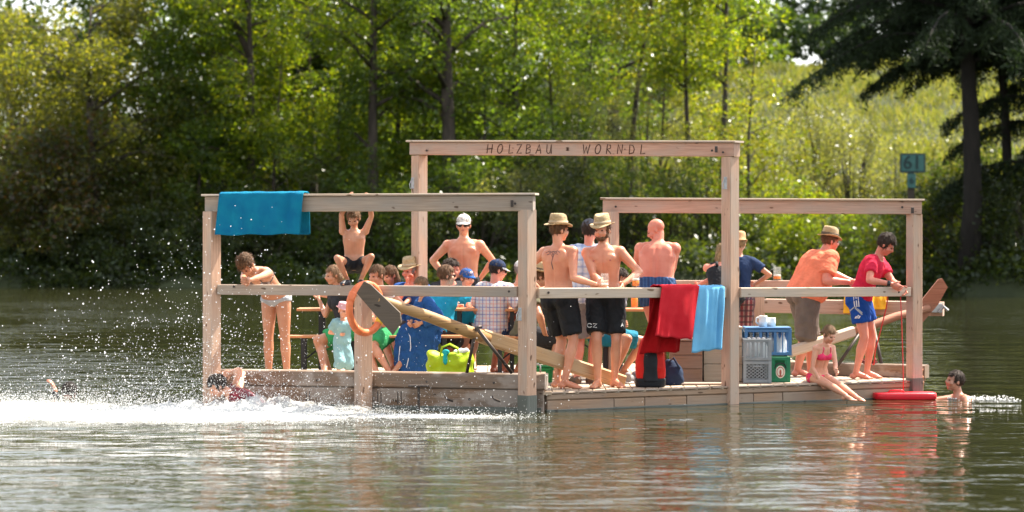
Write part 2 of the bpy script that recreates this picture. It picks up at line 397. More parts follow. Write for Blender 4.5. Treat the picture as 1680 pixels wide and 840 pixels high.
        xl = ((a - cpos)*rv).sum(1)/k; yl = ((a - cpos)*fv).sum(1)/k; zone = ((tt > .02) & (tt < .93) & (np.abs(xl) < .12)).astype(float)*np.clip((.95 - tt)*8, 0, 1)*np.clip(tt*10, 0, 1)
        dsp = np.where(yl < -.02, .0115*np.exp(-(xl/.017)**2), 0) + np.where((yl > .02) & (tt > .25), .0065*np.exp(-(xl/.012)**2) + .004*np.exp(-((np.abs(xl) - .07)/.014)**2)*(tt < .6), 0)
        set_np(me, a - fv*np.sign(yl)[:, None]*(dsp*zone*k*(0 if s.fat > 1.4 else 1))[:, None])
        fg = MB(); s.hands_info = []
        for i, (sh, el, wr, sg) in enumerate(s.arms):
            s.hand(fg, i, el, wr, sg)
        me = smooth(join_into(me, fg))
        me.name = 'body'; s.bodyo = link('body', me, s.skin, s.root)
        # eyes and mouth
        for sg in (1, -1):
            e = MB(); e.ball(hp(sg*.031, .083, .004), (.013*hk, .008*hk, .006*hk), ax, 10, 6); e.build('eye', M_EYE, s.root, True)
        e = MB(); e.ball(hp(0, .096, -.052), (.021*hk, .007*hk, .0055*hk), ax, 10, 6); e.build('mouth', M_LIP, s.root, True)
        s.hp = hp; s.hax = ax
    def hand(s, m, i, el, wr, sg):
        k = s.k*(.93 if s.female else 1); d = (wr - el).normalized()
        if s.hdir[i] is not None: d = Vector(s.hdir[i]).normalized()
        # palm faces the body's midline by default
        inn = (-s.rc*sg); pn = inn - d*inn.dot(d)
        if pn.length < .2: pn = -U - d*(-U).dot(d)
        pn.normalize(); sd = d.cross(pn).normalized()
        if sd.dot(s.fc + U*.3) < 0: sd = -sd               # thumb side towards the front or up
        pc = wr + d*.05*k
        m.tube([wr - d*.03*k, wr, wr + d*.03*k, wr + d*.075*k, wr + d*.095*k], [.024*k, .026*k, .040*k, .043*k, .034*k], 10, flat=(pn, .42))
        c = s.curl[i]
        for q in range(4):
            b = wr + d*.088*k + sd*((.030 - .020*q)*k); L = (.075, .083, .078, .062)[q]*k; dd = d; p = b; pts = [p - d*.015*k, p]; a = c*(.5 + .08*q)
            for seg in (.45, .32, .25):
                q_ = Matrix.Rotation(-a, 3, sd); 
                nd = (dd*math.cos(a) + pn*math.sin(a)); pn2 = pn; dd = nd.normalized(); p = p + dd*(L*seg); pts.append(p)
                pn = (pn - dd*pn.dot(dd)).normalized(); a = c*.75
            m.tube(pts, [.0095*k, .0095*k, .009*k, .008*k, .0065*k], 7)
            pn = pn2 if q == 9 else (inn - d*inn.dot(d)); pn = pn if pn.length > .05 else (-U - d*(-U).dot(d)); pn.normalize()
        tb = wr + d*.028*k + sd*.03*k
        m.tube([wr + d*.015*k + sd*.012*k, tb, tb + (d*.6 + sd*.75 + pn*.3).normalized()*.034*k, tb + (d*.6 + sd*.75 + pn*.3).normalized()*.034*k + (d*.9 + sd*.25 + pn*.45*c).normalized()*.03*k], [.014*k, .0125*k, .011*k, .008*k], 7)

    # ---- clothes: closed shells that follow the body
    def cloth(s, name, m, mt, vox=.012, wr=.006, it=3, seed=1, parent=None):
        me = smooth(remesh(m, vox, it)); a = mesh_np(me)
        nrm = np.empty(len(me.vertices)*3); me.vertices.foreach_get('normal', nrm); nrm = nrm.reshape(-1, 3)
        fold = noise3(a*np.array([1, 1, .6]), 22, seed)*wr + (1 - np.abs(noise3(a*np.array([1.2, 1.2, .5]) + a[:, [2, 0, 1]]*.35, 34, seed + 3)))**3*wr*1.1 - wr*.3
        set_np(me, a + nrm*fold[:, None]); me.name = name
        return link(name, me, mt, parent or s.root)
    def shorts(s, mt, frac=.7, top=.2, loose=.022, flare=.02, name='shorts', skirt=False):
        m = MB(); m.loft(s.prof(-.15, top, .012))
        p, rr, ff, dd = s.spine(-.06); g = 1 + (s.fat-1)*.35
        for sg in (1, -1): m.ball(p + rr*(sg*.075*s.k) - ff*(.06*s.k*g), tuple(x*s.k*g + .014 for x in (.088, .082, .095)), (rr, ff, dd))
        for (hp, kn, an, td, sg) in s.legs:
            ts = [t for t in (0, .25, .5, .8, 1, 1.3, 1.6) if t < frac - .05] + [frac]; pts = [s.along(hp, kn, an, t) for t in ts]
            m.tube(pts, [s.leg_r(t) + loose + flare*(t/frac) for t in ts], 16); m.ball(hp, s.leg_r(0) + loose)
            if frac > 1: m.ball(kn, s.leg_r(1) + loose + flare/frac)
        return s.cloth(name, m, mt, seed=len(name))
    def briefs(s, mt, top=.04, bot=-.17, infl=.009, name='swim_briefs', leg=.12):
        m = MB(); m.loft(s.prof(bot, top, infl)); p, rr, ff, dd = s.spine(-.06); g = 1 + (s.fat-1)*.35
        for sg in (1, -1): m.ball(p + rr*(sg*.072*s.k) - ff*(.058*s.k*g), tuple(x*s.k*g + infl*.6 for x in (.086, .082, .085)), (rr, ff, dd))
        if leg:
            for (hp, kn, an, td, sg) in s.legs: m.tube([hp, hp.lerp(kn, leg)], [s.leg_r(0) + infl]*2, 16)
        return s.cloth(name, m, mt, wr=.002, vox=.009)
    def shirt(s, mt, sleeve=.6, bottom=-.08, infl=.02, name='shirt', neck=.97, loose=.02, hemflare=.0):
        m = MB(); rg = s.prof(bottom, neck, infl); m.loft(rg); g = 1 + (s.fat-1)*.35
        for t, side, fw, r3 in ([(.76, .075, .085, (.078, .036, .055)), (.78, .09, -.075, (.07, .04, .08)), (.93, .1, -.02, (.085, .05, .04))] if not s.female else [(.68, .072, .088, (.062, .05, .056)), (.93, .085, -.02, (.07, .042, .034))]):
            for sg in (1, -1):
                p, rr, ff, dd = s.spine(t); m.ball(p + rr*(sg*side*s.k*s.wid) + ff*(fw*s.k*g), tuple(x*s.k + infl*.8 for x in r3), (rr, ff, dd))
        if bottom < -.02:
            p, rr, ff, dd = s.spine(-.03)
            for sg in (1, -1): m.ball(p + rr*(sg*.075*s.k) - ff*(.055*s.k*g), tuple(x*s.k*g + infl for x in (.085, .08, .07)), (rr, ff, dd))
        if sleeve:
            for (sh, el, wr, sg) in s.arms:
                ts = [t for t in (0, .3, .6, .95, 1.05, 1.4, 1.7) if t < sleeve - .03] + [sleeve]
                m.ball(sh, s.arm_r(0)*1.15 + infl*.8); m.tube([s.along(sh, el, wr, t) for t in ts], [s.arm_r(t)*1.05 + infl*.7 + loose*min(1, t) for t in ts], 14)
                pp, rr, ff, dd = s.spine(.86); m.limb(pp + rr*(sg*.09*s.k), sh, [(0, .06*s.k + infl*.7), (1, .058*s.k + infl*.7)])
                if sleeve > 1: m.ball(el, s.arm_r(1) + infl*.7 + loose)
        return s.cloth(name, m, mt, wr=.0055, seed=3)
    def bra(s, mt, name='bikini_top', t0=.60, t1=.72):
        m = MB(); m.loft(s.prof(t0, t1, .007))
        for sg in (1, -1):
            p, rr, ff, dd = s.spine(.68); m.ball(p + rr*(sg*.072*s.k) + ff*(.088*s.k), (.066*s.k, .054*s.k, .06*s.k), (rr, ff, dd))
            a, b = s.spine(.72), s.spine(.96); m.tube([a[0] + a[1]*(sg*.08*s.k) + a[2]*.1*s.k, b[0] + b[1]*(sg*.065*s.k) + b[2]*.075*s.k, b[0] + b[1]*(sg*.06*s.k) - b[2]*.05*s.k, a[0] + a[1]*(sg*.06*s.k) - a[2]*.1*s.k], .009, 8)
        return s.cloth(name, m, mt, wr=.0, vox=.008)
    def shoes(s, mt, name='shoe'):
        for (hp, kn, an, td, sg) in s.legs:
            m = MB(); k = s.k; sd = td.cross(U)
            m.ball(an + V(0,0,-.04*k) - td*.025*k, (.043*k, .056*k, .046*k), (sd, td, U)); m.tube([an + V(0,0,-.03*k), an + td*.08*k + V(0,0,-.045*k), an + td*.17*k + V(0,0,-.06*k)], [.048*k, .046*k, .03*k], 12)
            m.ball(an + td*.13*k + V(0,0,-.058*k), (.052*k, .08*k, .03*k), (sd, td, U)); m.ball(an + td*.06*k + V(0,0,-.076*k), (.047*k, .155*k, .012*k), (sd, td, U))
            s.cloth(name, m, mt, vox=.009, wr=.001)
    def hair(s, mt, line=.05, low=-.055, size=1.09, back=-.07, rough=.07, length=0, name='hair', fluff=0, part=None):
        """cap of hair: a shell round the skull that dives under the skin over the face"""
        hk = s.hk; nu, nv = 56, 36; vs, fs = [], []
        for i in range(nv + 1):
            th = math.pi*i/nv
            for j in range(nu):
                a = 2*math.pi*j/nu; x, y, z = math.sin(th)*math.cos(a), math.sin(th)*math.sin(a), math.cos(th)
                vs.append((x*.074, y*.094 - .012, z*.086 + .035))
        for i in range(nv):
            for j in range(nu): fs.append((i*nu + j, (i+1)*nu + j, (i+1)*nu + (j+1) % nu, i*nu + (j+1) % nu))
        p = np.array(vs); c = np.array([0, -.012, .035]); d = p - c
        n1 = noise3(p*np.array([1, 1, .45]), 95, 2); n2 = noise3(p, 210, 5)
        sc = size + rough*.5*n1 + rough*.4*n2 + fluff*np.maximum(0, p[:,2]-.03)*3
        front = (p[:,1] > .012 + .25*np.maximum(0, -p[:,2]+.01)) & (p[:,2] < line + .012*n1)
        lowcut = p[:,2] < np.where(p[:,1] < -.03, back, low)
        sideburn = (np.abs(p[:,0]) > .055) & (p[:,1] < .035) & (p[:,2] > -.01); front &= ~sideburn
        sc = np.where(front | lowcut, .86, sc); q = c + d*sc[:, None]
        m = MB(); m.v = [tuple(s.hp(*t)) for t in q]; m.f = fs; m.uv = None
        if length:                                                   # long hair falling behind the shoulders
            rings = []
            for t in np.linspace(0, 1, 9):
                y = -.06 - .02*t; z = .02 - length*t; w = .078 + .03*math.sin(t*2.6) - .05*max(0, t-.7); ring = []
                cpt = s.HC + s.hr*0 + s.hf*(y*hk) + s.hu*(.02*hk) - (U*.8 + s.hu*.2)*(length*t*hk)
                for j in range(20):
                    a = 2*math.pi*j/20; wob = 1 + .12*math.sin(5*a + t*4)
                    ring.append(cpt + s.hr*(w*hk*math.cos(a)*wob) + s.hf*(.045*hk*math.sin(a)*wob))
                rings.append(ring)
            mm = MB(); mm.loft(rings); n = len(m.v); m.v += mm.v; m.f += [tuple(i+n for i in f) for f in mm.f]
        # loose locks over the cap break the outline
        rg = random.Random(len(m.v) + int(s.HC.x*100)); full = (~front & ~lowcut)
        idx = [i for i in np.nonzero(full)[0] if p[i, 2] > -.05]; crown = np.array([0, -.03, .12])
        for _ in range(420):
            i = rg.choice(idx); b = q[i]; o = b - c; o = o/np.linalg.norm(o); t = b - crown; t = t - o*t.dot(o); t = t/(np.linalg.norm(t) + 1e-6) + np.array([rg.uniform(-.5, .5), rg.uniform(-.4, .4), -.25])
            L_ = rg.uniform(.018, .04)*(1 + 4*rough); w_ = np.cross(o, t); w_ = w_/(np.linalg.norm(w_) + 1e-6)*rg.uniform(.002, .0045)
            pts = [b - o*.004, b + t*L_*.5 + o*rg.uniform(.002, .006 + .05*rough), b + t*L_ + o*rg.uniform(-.002, .004 + .06*rough)]
            if pts[2][1] > .07 and pts[2][2] < line - .03: continue
            n0 = len(m.v); m.v += [tuple(s.hp(*z)) for z in (pts[0] - w_, pts[0] + w_, pts[1] + w_*.8, pts[1] - w_*.8, pts[2])]; m.f += [(n0, n0+1, n0+2, n0+3), (n0+3, n0+2, n0+4)]
        m.uv = []
        return m.build(name, mt, s.root, True)
    def beard(s, mt):
        m = MB(); B = lambda c, r: m.ball(s.hp(*c), tuple(x*s.hk for x in r), s.hax)
        B((0, .05, -.078), (.052, .05, .035)); B((0, .085, -.04), (.028, .014, .007))
        for sg in (1, -1): B((sg*.056, .022, -.045), (.016, .035, .04))
        return s.cloth('beard', m, mt, vox=.006, wr=.002, it=1)
    def sunglasses(s):
        m = MB()
        for sg in (1, -1):
            m.ball(s.hp(sg*.032, .094, .006), (.03*s.hk, .009*s.hk, .02*s.hk), s.hax); m.tube([s.hp(sg*.06, .085, .012), s.hp(sg*.08, .0, .008)], .004, 6)
        m.tube([s.hp(-.012, .1, .012), s.hp(.012, .1, .012)], .004, 6); return m.build('sunglasses', M_GLASS_DARK, s.root, True)
    def hat(s, mt, band=None, brim=.075, crown=.115, tilt=0, name='straw_hat', flat=0, droop=.0, taper=.86, pinch=True, z0=.062):
        """brimmed hat: crown with a pinch, brim with a curl, band as a sub-part"""
        hk = s.hk; n = 40; q = Matrix.Rotation(R(-tilt), 3, s.hr); ax = [q @ a for a in s.hax]
        def pt(x, y, z): return s.HC + s.hu*(z0*hk) - s.hf*(.012*hk) + (ax[0]*x + ax[1]*y + ax[2]*z)*hk
        def ring(r, z, dip=0, oval=1.22, curl=0):
            out = []
            for j in range(n):
                a = 2*math.pi*j/n; cx, cy = math.cos(a), math.sin(a)
                zz = z + curl*(abs(cx)**2.5)*1.0 - dip*(max(0, cy)**2) + random.uniform(-.0015, .0015)
                out.append(pt(r*cx, r*oval*cy, zz))
            return out
        rc = .083; top = crown
        rings = [ring(rc + brim, -.006 - droop, .02, 1.12, .022), ring(rc + brim*.55, -.004 - droop*.5, .008, 1.16, .006), ring(rc + .003, .004), ring(rc*.985, .03), ring(rc*(taper + .08), top*.62), ring(rc*taper, top*.92, .014 if pinch else 0), ring(rc*taper*.86, top*1.0, .02 if pinch else 0), ring(rc*taper*.5, top*(.9 if pinch else 1.03), .01), ring(rc*.06, top*(.84 if pinch else 1.05))]
        under = [ring(rc*.9, -.004), ring(rc + brim*.55, -.010 - droop*.5, .008, 1.16, .006), ring(rc + brim, -.011 - droop, .02, 1.12, .022)]
        m = MB(); m.loft(under + rings); o = m.build(name, mt, s.root, True)
        if band:
            b = MB(); b.loft([ring(rc + .006, .008), ring(rc + .005, .034), ring(rc*.95, .036), ring(rc*.95, .006)]); b.build('hat_band', band, o, True)
        return o
    def cap(s, mt, visor=None, back=False, badge=None):
        hk = s.hk; m = MB(); n = 32; rings = []
        sg = -1 if back else 1
        for i in range(8):
            t = i/7; a = t*math.pi/2; r = math.cos(a); z = math.sin(a); rings.append([s.hp(.083*r*math.cos(2*math.pi*j/n), -.012 + .103*r*math.sin(2*math.pi*j/n), .048 + .084*z) for j in range(n)])
        m.loft([[p - s.hu*.008*hk for p in rings[0]]] + rings[:-1] + [[s.hp(.004*math.cos(2*math.pi*j/n), -.012 + .004*math.sin(2*math.pi*j/n), .133) for j in range(n)]]); m.ball(s.hp(0, -.012, .134), .008*hk)
        o = m.build('cap', mt, s.root, True)
        v = MB(); a_ = []; b_ = []
        for j in range(13):
            a = math.pi*(j/12)*.8 + math.pi*.1; x = .082*math.cos(a); y = sg*(.1*math.sin(a)) - .012
            fwd = .068*math.sin(a)**1.2; zz = .044 + .014*(math.sin(a))*0
            a_.append((x, y, zz)); b_.append((x*1.05, y + sg*fwd, zz - .012*abs(math.cos(a)) - .02*math.sin(a)))
        ra = [s.hp(*p) for p in a_]; rb = [s.hp(*p) for p in b_]; th = s.hu*.006*hk
        v.loft([ra, rb, [p - th for p in rb], [p - th for p in ra], ra], closed=False)
        v.build('visor', visor or mt, o, True)
        if badge:
            b = MB(); b.ball(s.hp(0, .088, .085), (.024*hk, .006*hk, .016*hk), s.hax); b.build('badge', badge, o, True)
        return o
# ------------------------------------------------------------------ raft
W_POST = wood('wood_post', (.60, .39, .27), (.44, .26, .175), (.43, .335, .265))
W_BEAM = wood('wood_beam', (.57, .345, .25), (.41, .235, .165), (.41, .305, .245))
W_GREY = wood('wood_weathered', (.42, .32, .24), (.31, .22, .16), (.30, .26, .22))
W_RAIL = wood('wood_rail', (.62, .48, .36), (.50, .37, .26), (.45, .38, .32))
W_HULL = wood('wood_hull', (.27, .17, .105), (.17, .10, .06), (.20, .155, .12), stain=(.40, .34, .29), stain_amt=.6)
W_HULLR = wood('wood_hull_pale', (.40, .25, .155), (.28, .17, .10), (.32, .24, .175), stain=(.28, .2, .15), stain_amt=.5)
W_WET = wood('wood_wet', (.13, .14, .12), (.08, .09, .075), (.10, .11, .09), rough=.35)
W_DECK = wood('wood_deck', (.50, .38, .27), (.38, .28, .19), (.36, .30, .24))
W_OAR = wood('wood_log', (.50, .28, .10), (.24, .115, .045), (.44, .26, .11), rough=.6)
W_BLADE = wood('wood_blade', (.135, .095, .062), (.08, .055, .036), (.11, .082, .06))
W_BLADE2 = wood('wood_blade_red', (.36, .14, .075), (.25, .09, .045), (.3, .15, .09))
W_TABLE = wood('wood_orange', (.62, .26, .11), (.50, .19, .07), (.56, .24, .1), rough=.4)
M_STEEL = mat('galvanised_steel', (.42, .42, .42), .4, (.3, .3, .3), 30, metal=.8)
M_DARKSTEEL = mat('dark_steel', (.05, .04, .035), .5, (.08, .06, .05), 25, metal=.4)
M_BLACK = mat('black_metal', (.015, .017, .02), .5)
M_INK = mat('burnt_lettering', (.07, .035, .022), .85)

DECK = .2
A_, B_, B2_, C_ = V(-3.24, .86, 0), V(.34, .03, 0), V(.37, .10, 0), V(4.60, 2.30, 0)
K1, K2, R1, R2, L_ = V(4.72, 2.72, 0), V(3.22, 3.50, 0), V(3.35, 5.55, 0), V(1.2, 5.95, 0), V(-3.30, 4.35, 0)
raft = thing('wooden_raft', 'timber swimming raft with tall post frames and rails floating on the lake, crowded with bathers', 'raft', (.6, 3, 0))
m = MB(); poly = [(p.x, p.y) for p in (A_ + V(.05, .12, 0), B_ + V(0, .12, 0), B2_ + V(0, .05, 0), C_ + V(0, .03, 0), K1, K2, R1, R2, L_)]
m.prism(poly, -.25, .168); m.build('float_body', W_WET, raft)
# deck boards, running away from the lake front
m = MB(); xs = np.arange(-3.2, 4.7, .145)
def yr(x, pts):
    for a, b in zip(pts[:-1], pts[1:]):
        if min(a.x, b.x) <= x <= max(a.x, b.x) and abs(a.x-b.x) > 1e-3: return a.y + (b.y-a.y)*(x-a.x)/(b.x-a.x)
for x in xs:
    xm = x + .07; y0 = yr(xm, [A_, B_, B2_, C_, K1]); y1 = yr(xm, [K1, K2]) if xm > 3.3 else yr(xm, [L_, R2, R1])
    if y0 is None or y1 is None: continue
    off = .13 if xm < .3 else .02
    m.beam(V(xm, y0 + off, .184), V(xm, y1 - .01, .184), .137, .03 + random.uniform(-.003, .003), bev=.004)
m.build('deck', W_DECK, raft)
def along(a, b, z, t0=0, t1=1): return a.lerp(b, t0) + V(0, 0, z), a.lerp(b, t1) + V(0, 0, z)
d = (B_ - A_).normalized(); nrm = V(-d.y, d.x, 0)
def hull(name, a, b, z0, z1, w, mt, t0=0, t1=1, inset=0):
    p, q = along(a + nrm*(inset + w/2), b + nrm*(inset + w/2), (z0+z1)/2, t0, t1); mm = MB(); mm.beam(p, q, w, z1 - z0, bev=.012); return mm.build(name, mt, raft)
hull('hull_beam', A_, B_, .228, .395, .18, W_HULL, 0, .438); hull('hull_beam', A_, B_, .226, .392, .18, W_HULL, .4405, 1.0)
hull('hull_beam', A_, B_, -.22, .222, .17, W_HULL, 0, .44, .012); hull('hull_beam', A_, B_, -.22, .221, .17, W_HULL, .443, .995, .012)
hull('wet_strip', A_, B_, -.2, .045, .17, W_WET, .0, .99, .006)
d2 = (C_ - B2_).normalized(); nrm = V(-d2.y, d2.x, 0)
cuts = [0, .17, .25, .36, .54, .62, .80, 1]
for a, b in zip(cuts[:-1], cuts[1:]): hull('fascia_board', B2_, C_, -.12, .108, .05, W_HULLR, a + .0012, b - .0012, .004 + random.uniform(0, .006))
hull('fascia_cap', B2_, C_, .111, .172, .06, W_HULLR, 0, 1); hull('deck_edge', B2_, C_, .175, .197, .09, W_GREY, 0, 1, -.012)
hull('wet_strip', B2_, C_, -.2, .02, .05, W_WET, 0, 1, 0)
# right hand kerb beams round the back
m = MB(); m.beam(V(3.22, 3.47, .275), V(4.78, 2.66, .275), .16, .15, bev=.01); m.build('kerb', W_HULL, raft)
m = MB(); m.beam(V(3.35, 3.7, .26), V(3.42, 5.45, .26), .14, .12); m.build('kerb', W_GREY, raft)
# end block with a steel staple
bx = X(882, .15); m = MB(); m.beam(V(bx - .085, .2, .305), V(bx + .085, .2, .305), .16, .19); m.build('end_block', W_POST, raft)
m = MB(); m.tube([V(bx - .06, .2, .39), V(bx - .06, .2, .47), V(bx - .03, .2, .485), V(bx + .01, .2, .485), V(bx + .03, .2, .47), V(bx + .03, .2, .39)], .009, 8); m.build('staple', M_STEEL, raft, True)

def post(px, y, z0, z1, a=.142, rz=42, wet=False, mt=W_POST):
    x = X(px, y); m = MB(); q = R(rz); d = V(math.cos(q), math.sin(q), 0)
    m.beam(V(x, y, z0), V(x, y, z1), a, a, up=d); m.build('post', mt, raft)
    if wet: m = MB(); m.beam(V(x, y, -.5), V(x, y, wet), a + .008, a + .008, up=d); m.build('post_foot', W_WET, raft)
    return V(x, y, 0)
pA = post(347.5, .80, -.4, 2.10, rz=48); pM = post(596, .42, -.3, 1.26, rz=38); pB = post(865, -.02, -.5, 2.11, rz=44, wet=.175)
pPl = post(688, 3.90, .2, 2.80); pPr = post(1198, 1.20, -.2, 2.70, rz=42)
pRl = post(1003, 2.50, .2, 2.11, a=.13); pRr = post(1500, 2.30, -.4, 2.08, rz=28, a=.135, wet=.22)
pR = post(1242, 5.30, -.1, 1.22, a=.15, rz=20)
def top(px0, y0, z0, px1, y1, z1, mt, h=.165, w=.12, name='top_beam'):
    a = V(X(px0, y0), y0, z0); b = V(X(px1, y1), y1, z1); m = MB(); dz = V(0, 0, h/2 + .024)
    ins = (b - a).normalized()*.03
    m.beam(a - dz + ins, b - dz - ins, w, h); o = m.build(name, mt, raft)
    m = MB(); m.beam(a - V(0, 0, .011), b - V(0, 0, .011), w + .07, .022, bev=.004); m.build('cap_board', W_RAIL, o); return o, a, b
def front_beam(*args, **k):
    o, a, b = top(*args, **k); return o
# the frames: posts stop below, beams lie on top
front_beam(335, .82, 2.285, 881, -.03, 2.285, W_GREY)
tb, ta, tbb = top(674, 3.96, 2.985, 1213, 1.13, 2.875, W_BEAM, h=.15)
front_beam(985, 2.55, 2.275, 1516, 2.28, 2.255, W_BEAM, h=.15)
def rail(px0, y0, z0, px1, y1, z1, h=.11, w=.13, mt=W_RAIL, name='rail'):
    m = MB(); m.beam(V(X(px0, y0), y0, z0 - h/2), V(X(px1, y1), y1, z1 - h/2), w, h); return m.build(name, mt, raft)
rail(360, .80, 1.315, 850, .02, 1.308, mt=W_GREY); rail(880, .0, 1.293, 1186, 1.13, 1.275, h=.108); rail(1211, 1.22, 1.27, 1489, 2.24, 1.256, h=.105)
rail(1105, 5.35, 1.275, 1350, 5.25, 1.275, h=.1, mt=W_BEAM)
rail(1256, 4.85, 1.055, 1548, 4.30, 1.03, h=.17, w=.22, mt=W_BEAM, name='outer_beam'); m = MB(); m.beam(V(X(1499, 4.4), 4.4, -.3), V(X(1499, 4.4), 4.4, .86), .12, .12, up=V(1,0,0)); m.build('post', W_GREY, raft)
m = MB(); q = P(1534, 505, 4.26); m.box(q, (.14, .26, .11)); m.tube([q + V(.02, -.15, -.05), q + V(.08, -.15, .02), q + V(.13, -.15, -.03)], .02, 8); m.build('clamp', M_STEEL, raft)
# steel brackets with hooks
def bracket(px, py, y, h=.16):
    p = P(px, py, y); m = MB(); m.box(p, (.035, .012, h)); m.tube([p + V(0, -.01, h*.45), p + V(-.035, -.02, -h*.1), p + V(-.03, -.02, -h*.5), p + V(.02, -.02, -h*.5)], .006, 6); m.build('bracket', M_STEEL, raft)
bracket(853, 515, -.135, .13); bracket(1190, 300, 1.085, .13); bracket(677, 300, 3.79, .13)
for px, py, y in ((742+98, 334, -.06), (1175, 245, 1.15), (1497, 345, 2.15)):
    p = P(px, py, y); m = MB(); m.box(p, (.03, .03, .07)); m.build('bracket', M_DARKSTEEL, raft)
for px, y in ((622, .33), (655, .27), (505, .5)):
    m = MB(); p = P(px, 652, y - .02); m.box(p + V(-.015, 0, 0), (.012, .02, .14)); m.box(p + V(.02, 0, 0), (.012, .02, .14)); m.build('bracket', M_DARKSTEEL, raft)
m = MB(); p = P(687, 633, .13); m.box(p, (.22, .08, .022)); m.box(p + V(0, 0, -.16), (.028, .028, .3)); m.build('step', M_DARKSTEEL, raft)
for px, y in ((735, .12), (812, .0)):
    m = MB(); p = P(px, 655, y - .02); m.tube([p + V(-.03, 0, .03), p + V(0, -.03, 0), p + V(.05, 0, -.02)], .012, 8); m.build('hook', M_DARKSTEEL, raft)

def bolt(px, py, y, r=.013):
    p = P(px, py, y); m = MB(); m.tube([p, p + V(0, -.018, 0)], r, 10); m.build('bolt', M_DARKSTEEL, raft)
for px, py, y in ((366, 336, .70), (845, 334, -.11), (700, 247, 3.72), (1168, 247, 1.18), (1186, 250, 1.16), (1480, 340, 2.21), (1010, 339, 2.46), (384, 470, .68), (835, 478, -.06), (900, 480, .0), (1166, 479, 1.0), (1232, 480, 1.25), (1474, 479, 2.12), (430, 622, .60), (520, 624, .46), (700, 626, .17), (810, 628, .0), (450, 650, .58), (770, 655, .07)): bolt(px, py, y)
# hand cut lettering on the tall frame's beam
GLY = {'H': [[(0,0),(.12,1)], [(.55,0),(.7,1)], [(-.05,.45),(.75,.55)]], 'O': [[(.62*math.cos(t)*.5+.36+.1*math.sin(t), .5+.5*math.sin(t)) for t in np.linspace(0, 2*math.pi, 15)]],
 'L': [[(.12,1),(0,0),(.5,.08)]], 'Z': [[(.02,.95),(.62,1),(0,0),(.6,.05)]], 'B': [[(.02,0),(.14,1),(.5,.95),(.58,.75),(.12,.52),(.55,.42),(.52,.1),(.02,0)]],
 'A': [[(0,0),(.45,1),(.62,0)], [(.12,.35),(.62,.38)]], 'U': [[(.08,1),(.02,.2),(.18,0),(.42,.1),(.6,1),(.58,0)]], '*': [[(0,.35),(.35,.65)], [(.35,.35),(0,.65)], [(.18,.3),(.18,.7)]],
 'W': [[(.02,1),(.1,0),(.4,.8),(.5,0),(.8,1)]], 'R': [[(0,0),(.12,1),(.5,.92),(.5,.62),(.1,.5),(.55,0)]], 'N': [[(0,0),(.12,1),(.5,.05),(.62,1)]], '.': [[(.0,.45),(.06,.55)]], 'D': [[(.02,0),(.12,1),(.5,.85),(.62,.5),(.5,.12),(.02,0)]]}
m = MB(); bd = (tbb - ta); bl = bd.length; bdir = bd.normalized(); outn = V(bdir.y, -bdir.x, 0).normalized()
for ch, px in zip('HOLZBAU*WORN.DL', (804, 821, 840, 853, 868, 884, 902, 934, 962, 981, 1000, 1018, 1030, 1037, 1056)):
    # walk along the beam to the point seen at that column
    t = min((abs(840 + F_PX*(ta + bd*u).x/(CAM_D + (ta + bd*u).y) - px), u) for u in np.linspace(0, 1, 1200))[1]
    o = ta + bd*t + V(0, 0, -.024 - .15) + V(0, 0, .022) + outn*.0605; hgt = .105
    for st in GLY[ch]:
        m.tube([o + bdir*(x*hgt*1.12) + V(0, 0, y*hgt) for x, y in st], .0062, 6)
m.build('lettering', M_INK, tb)

# ------------------------------------------------------------------ oars
oar = thing('sweep_oar', 'long wooden sweep oar with broad grey blade, slanting down across the kerb behind the lifebuoy', 'oar', tuple(P(760, 612, .2)))
bl_ = [(585, 481), (597, 461.5), (608, 467), (656, 513), (658, 529), (644, 549)]
m = MB(); m.slab([P(x, y, -.50) for x, y in bl_], V(.008, .045, 0)); m.build('blade', W_BLADE, oar)
def path(pts): return [P(*p) for p in pts]
m = MB(); m.tube(path([(619, 491, -.47), (640, 498, -.40), (700, 518, -.15), (760, 541, .08), (800, 555, .3)]), [.04, .056, .060, .063, .068], 12)
sh = m.build('shaft', W_OAR, oar, True)
m = MB(); m.beam(P(790, 551, .26), P(1022, 627, 1.15), .10, .155, bev=.02); m.build('handle_plank', wood('wood_plank_warm', (.60, .38, .19), (.44, .26, .12), (.48, .33, .19)), oar)
m = MB(); m.tube(path([(781, 540, .12), (766, 611, .26)]), .017, 8); m.tube(path([(779, 538, .1), (790, 536, .12)]), .017, 8); m.build('strut', M_DARKSTEEL, oar, True)
m = MB(); m.tube(path([(781, 537, .0), (840, 612, .1)]), .019, 8); m.build('strut', M_DARKSTEEL, oar, True)
oar2 = thing('sweep_oar', 'second sweep oar at the right end, reddish blade raised beyond the corner post', 'oar', tuple(P(1420, 600, 2.95)))
m = MB(); bl2 = [(1510, 520), (1511, 494), (1540, 458), (1546, 457), (1555, 471), (1539, 500), (1514, 529)]
m.slab([P(x, y, 3.75) for x, y in bl2], V(0, .05, 0)); m.build('blade', W_BLADE2, oar2)
m = MB(); m.tube(path([(1524, 505, 3.72), (1471, 519, 3.55), (1430, 534, 3.35), (1396, 546, 3.2)]), [.04, .05, .052, .052], 12); m.build('shaft', W_BLADE2, oar2, True)
m = MB(); m.beam(P(1400, 544, 3.2), P(1296, 577, 2.75), .09, .125, bev=.02); m.build('handle_plank', W_RAIL, oar2)
m = MB(); m.tube(path([(1432, 530, 3.3), (1447, 602, 2.92)]), .022, 8); m.build('strut', M_DARKSTEEL, oar2, True)
m = MB(); m.tube(path([(1418, 536, 3.25), (1374, 600, 2.95)]), .020, 8); m.build('strut', M_DARKSTEEL, oar2, True)

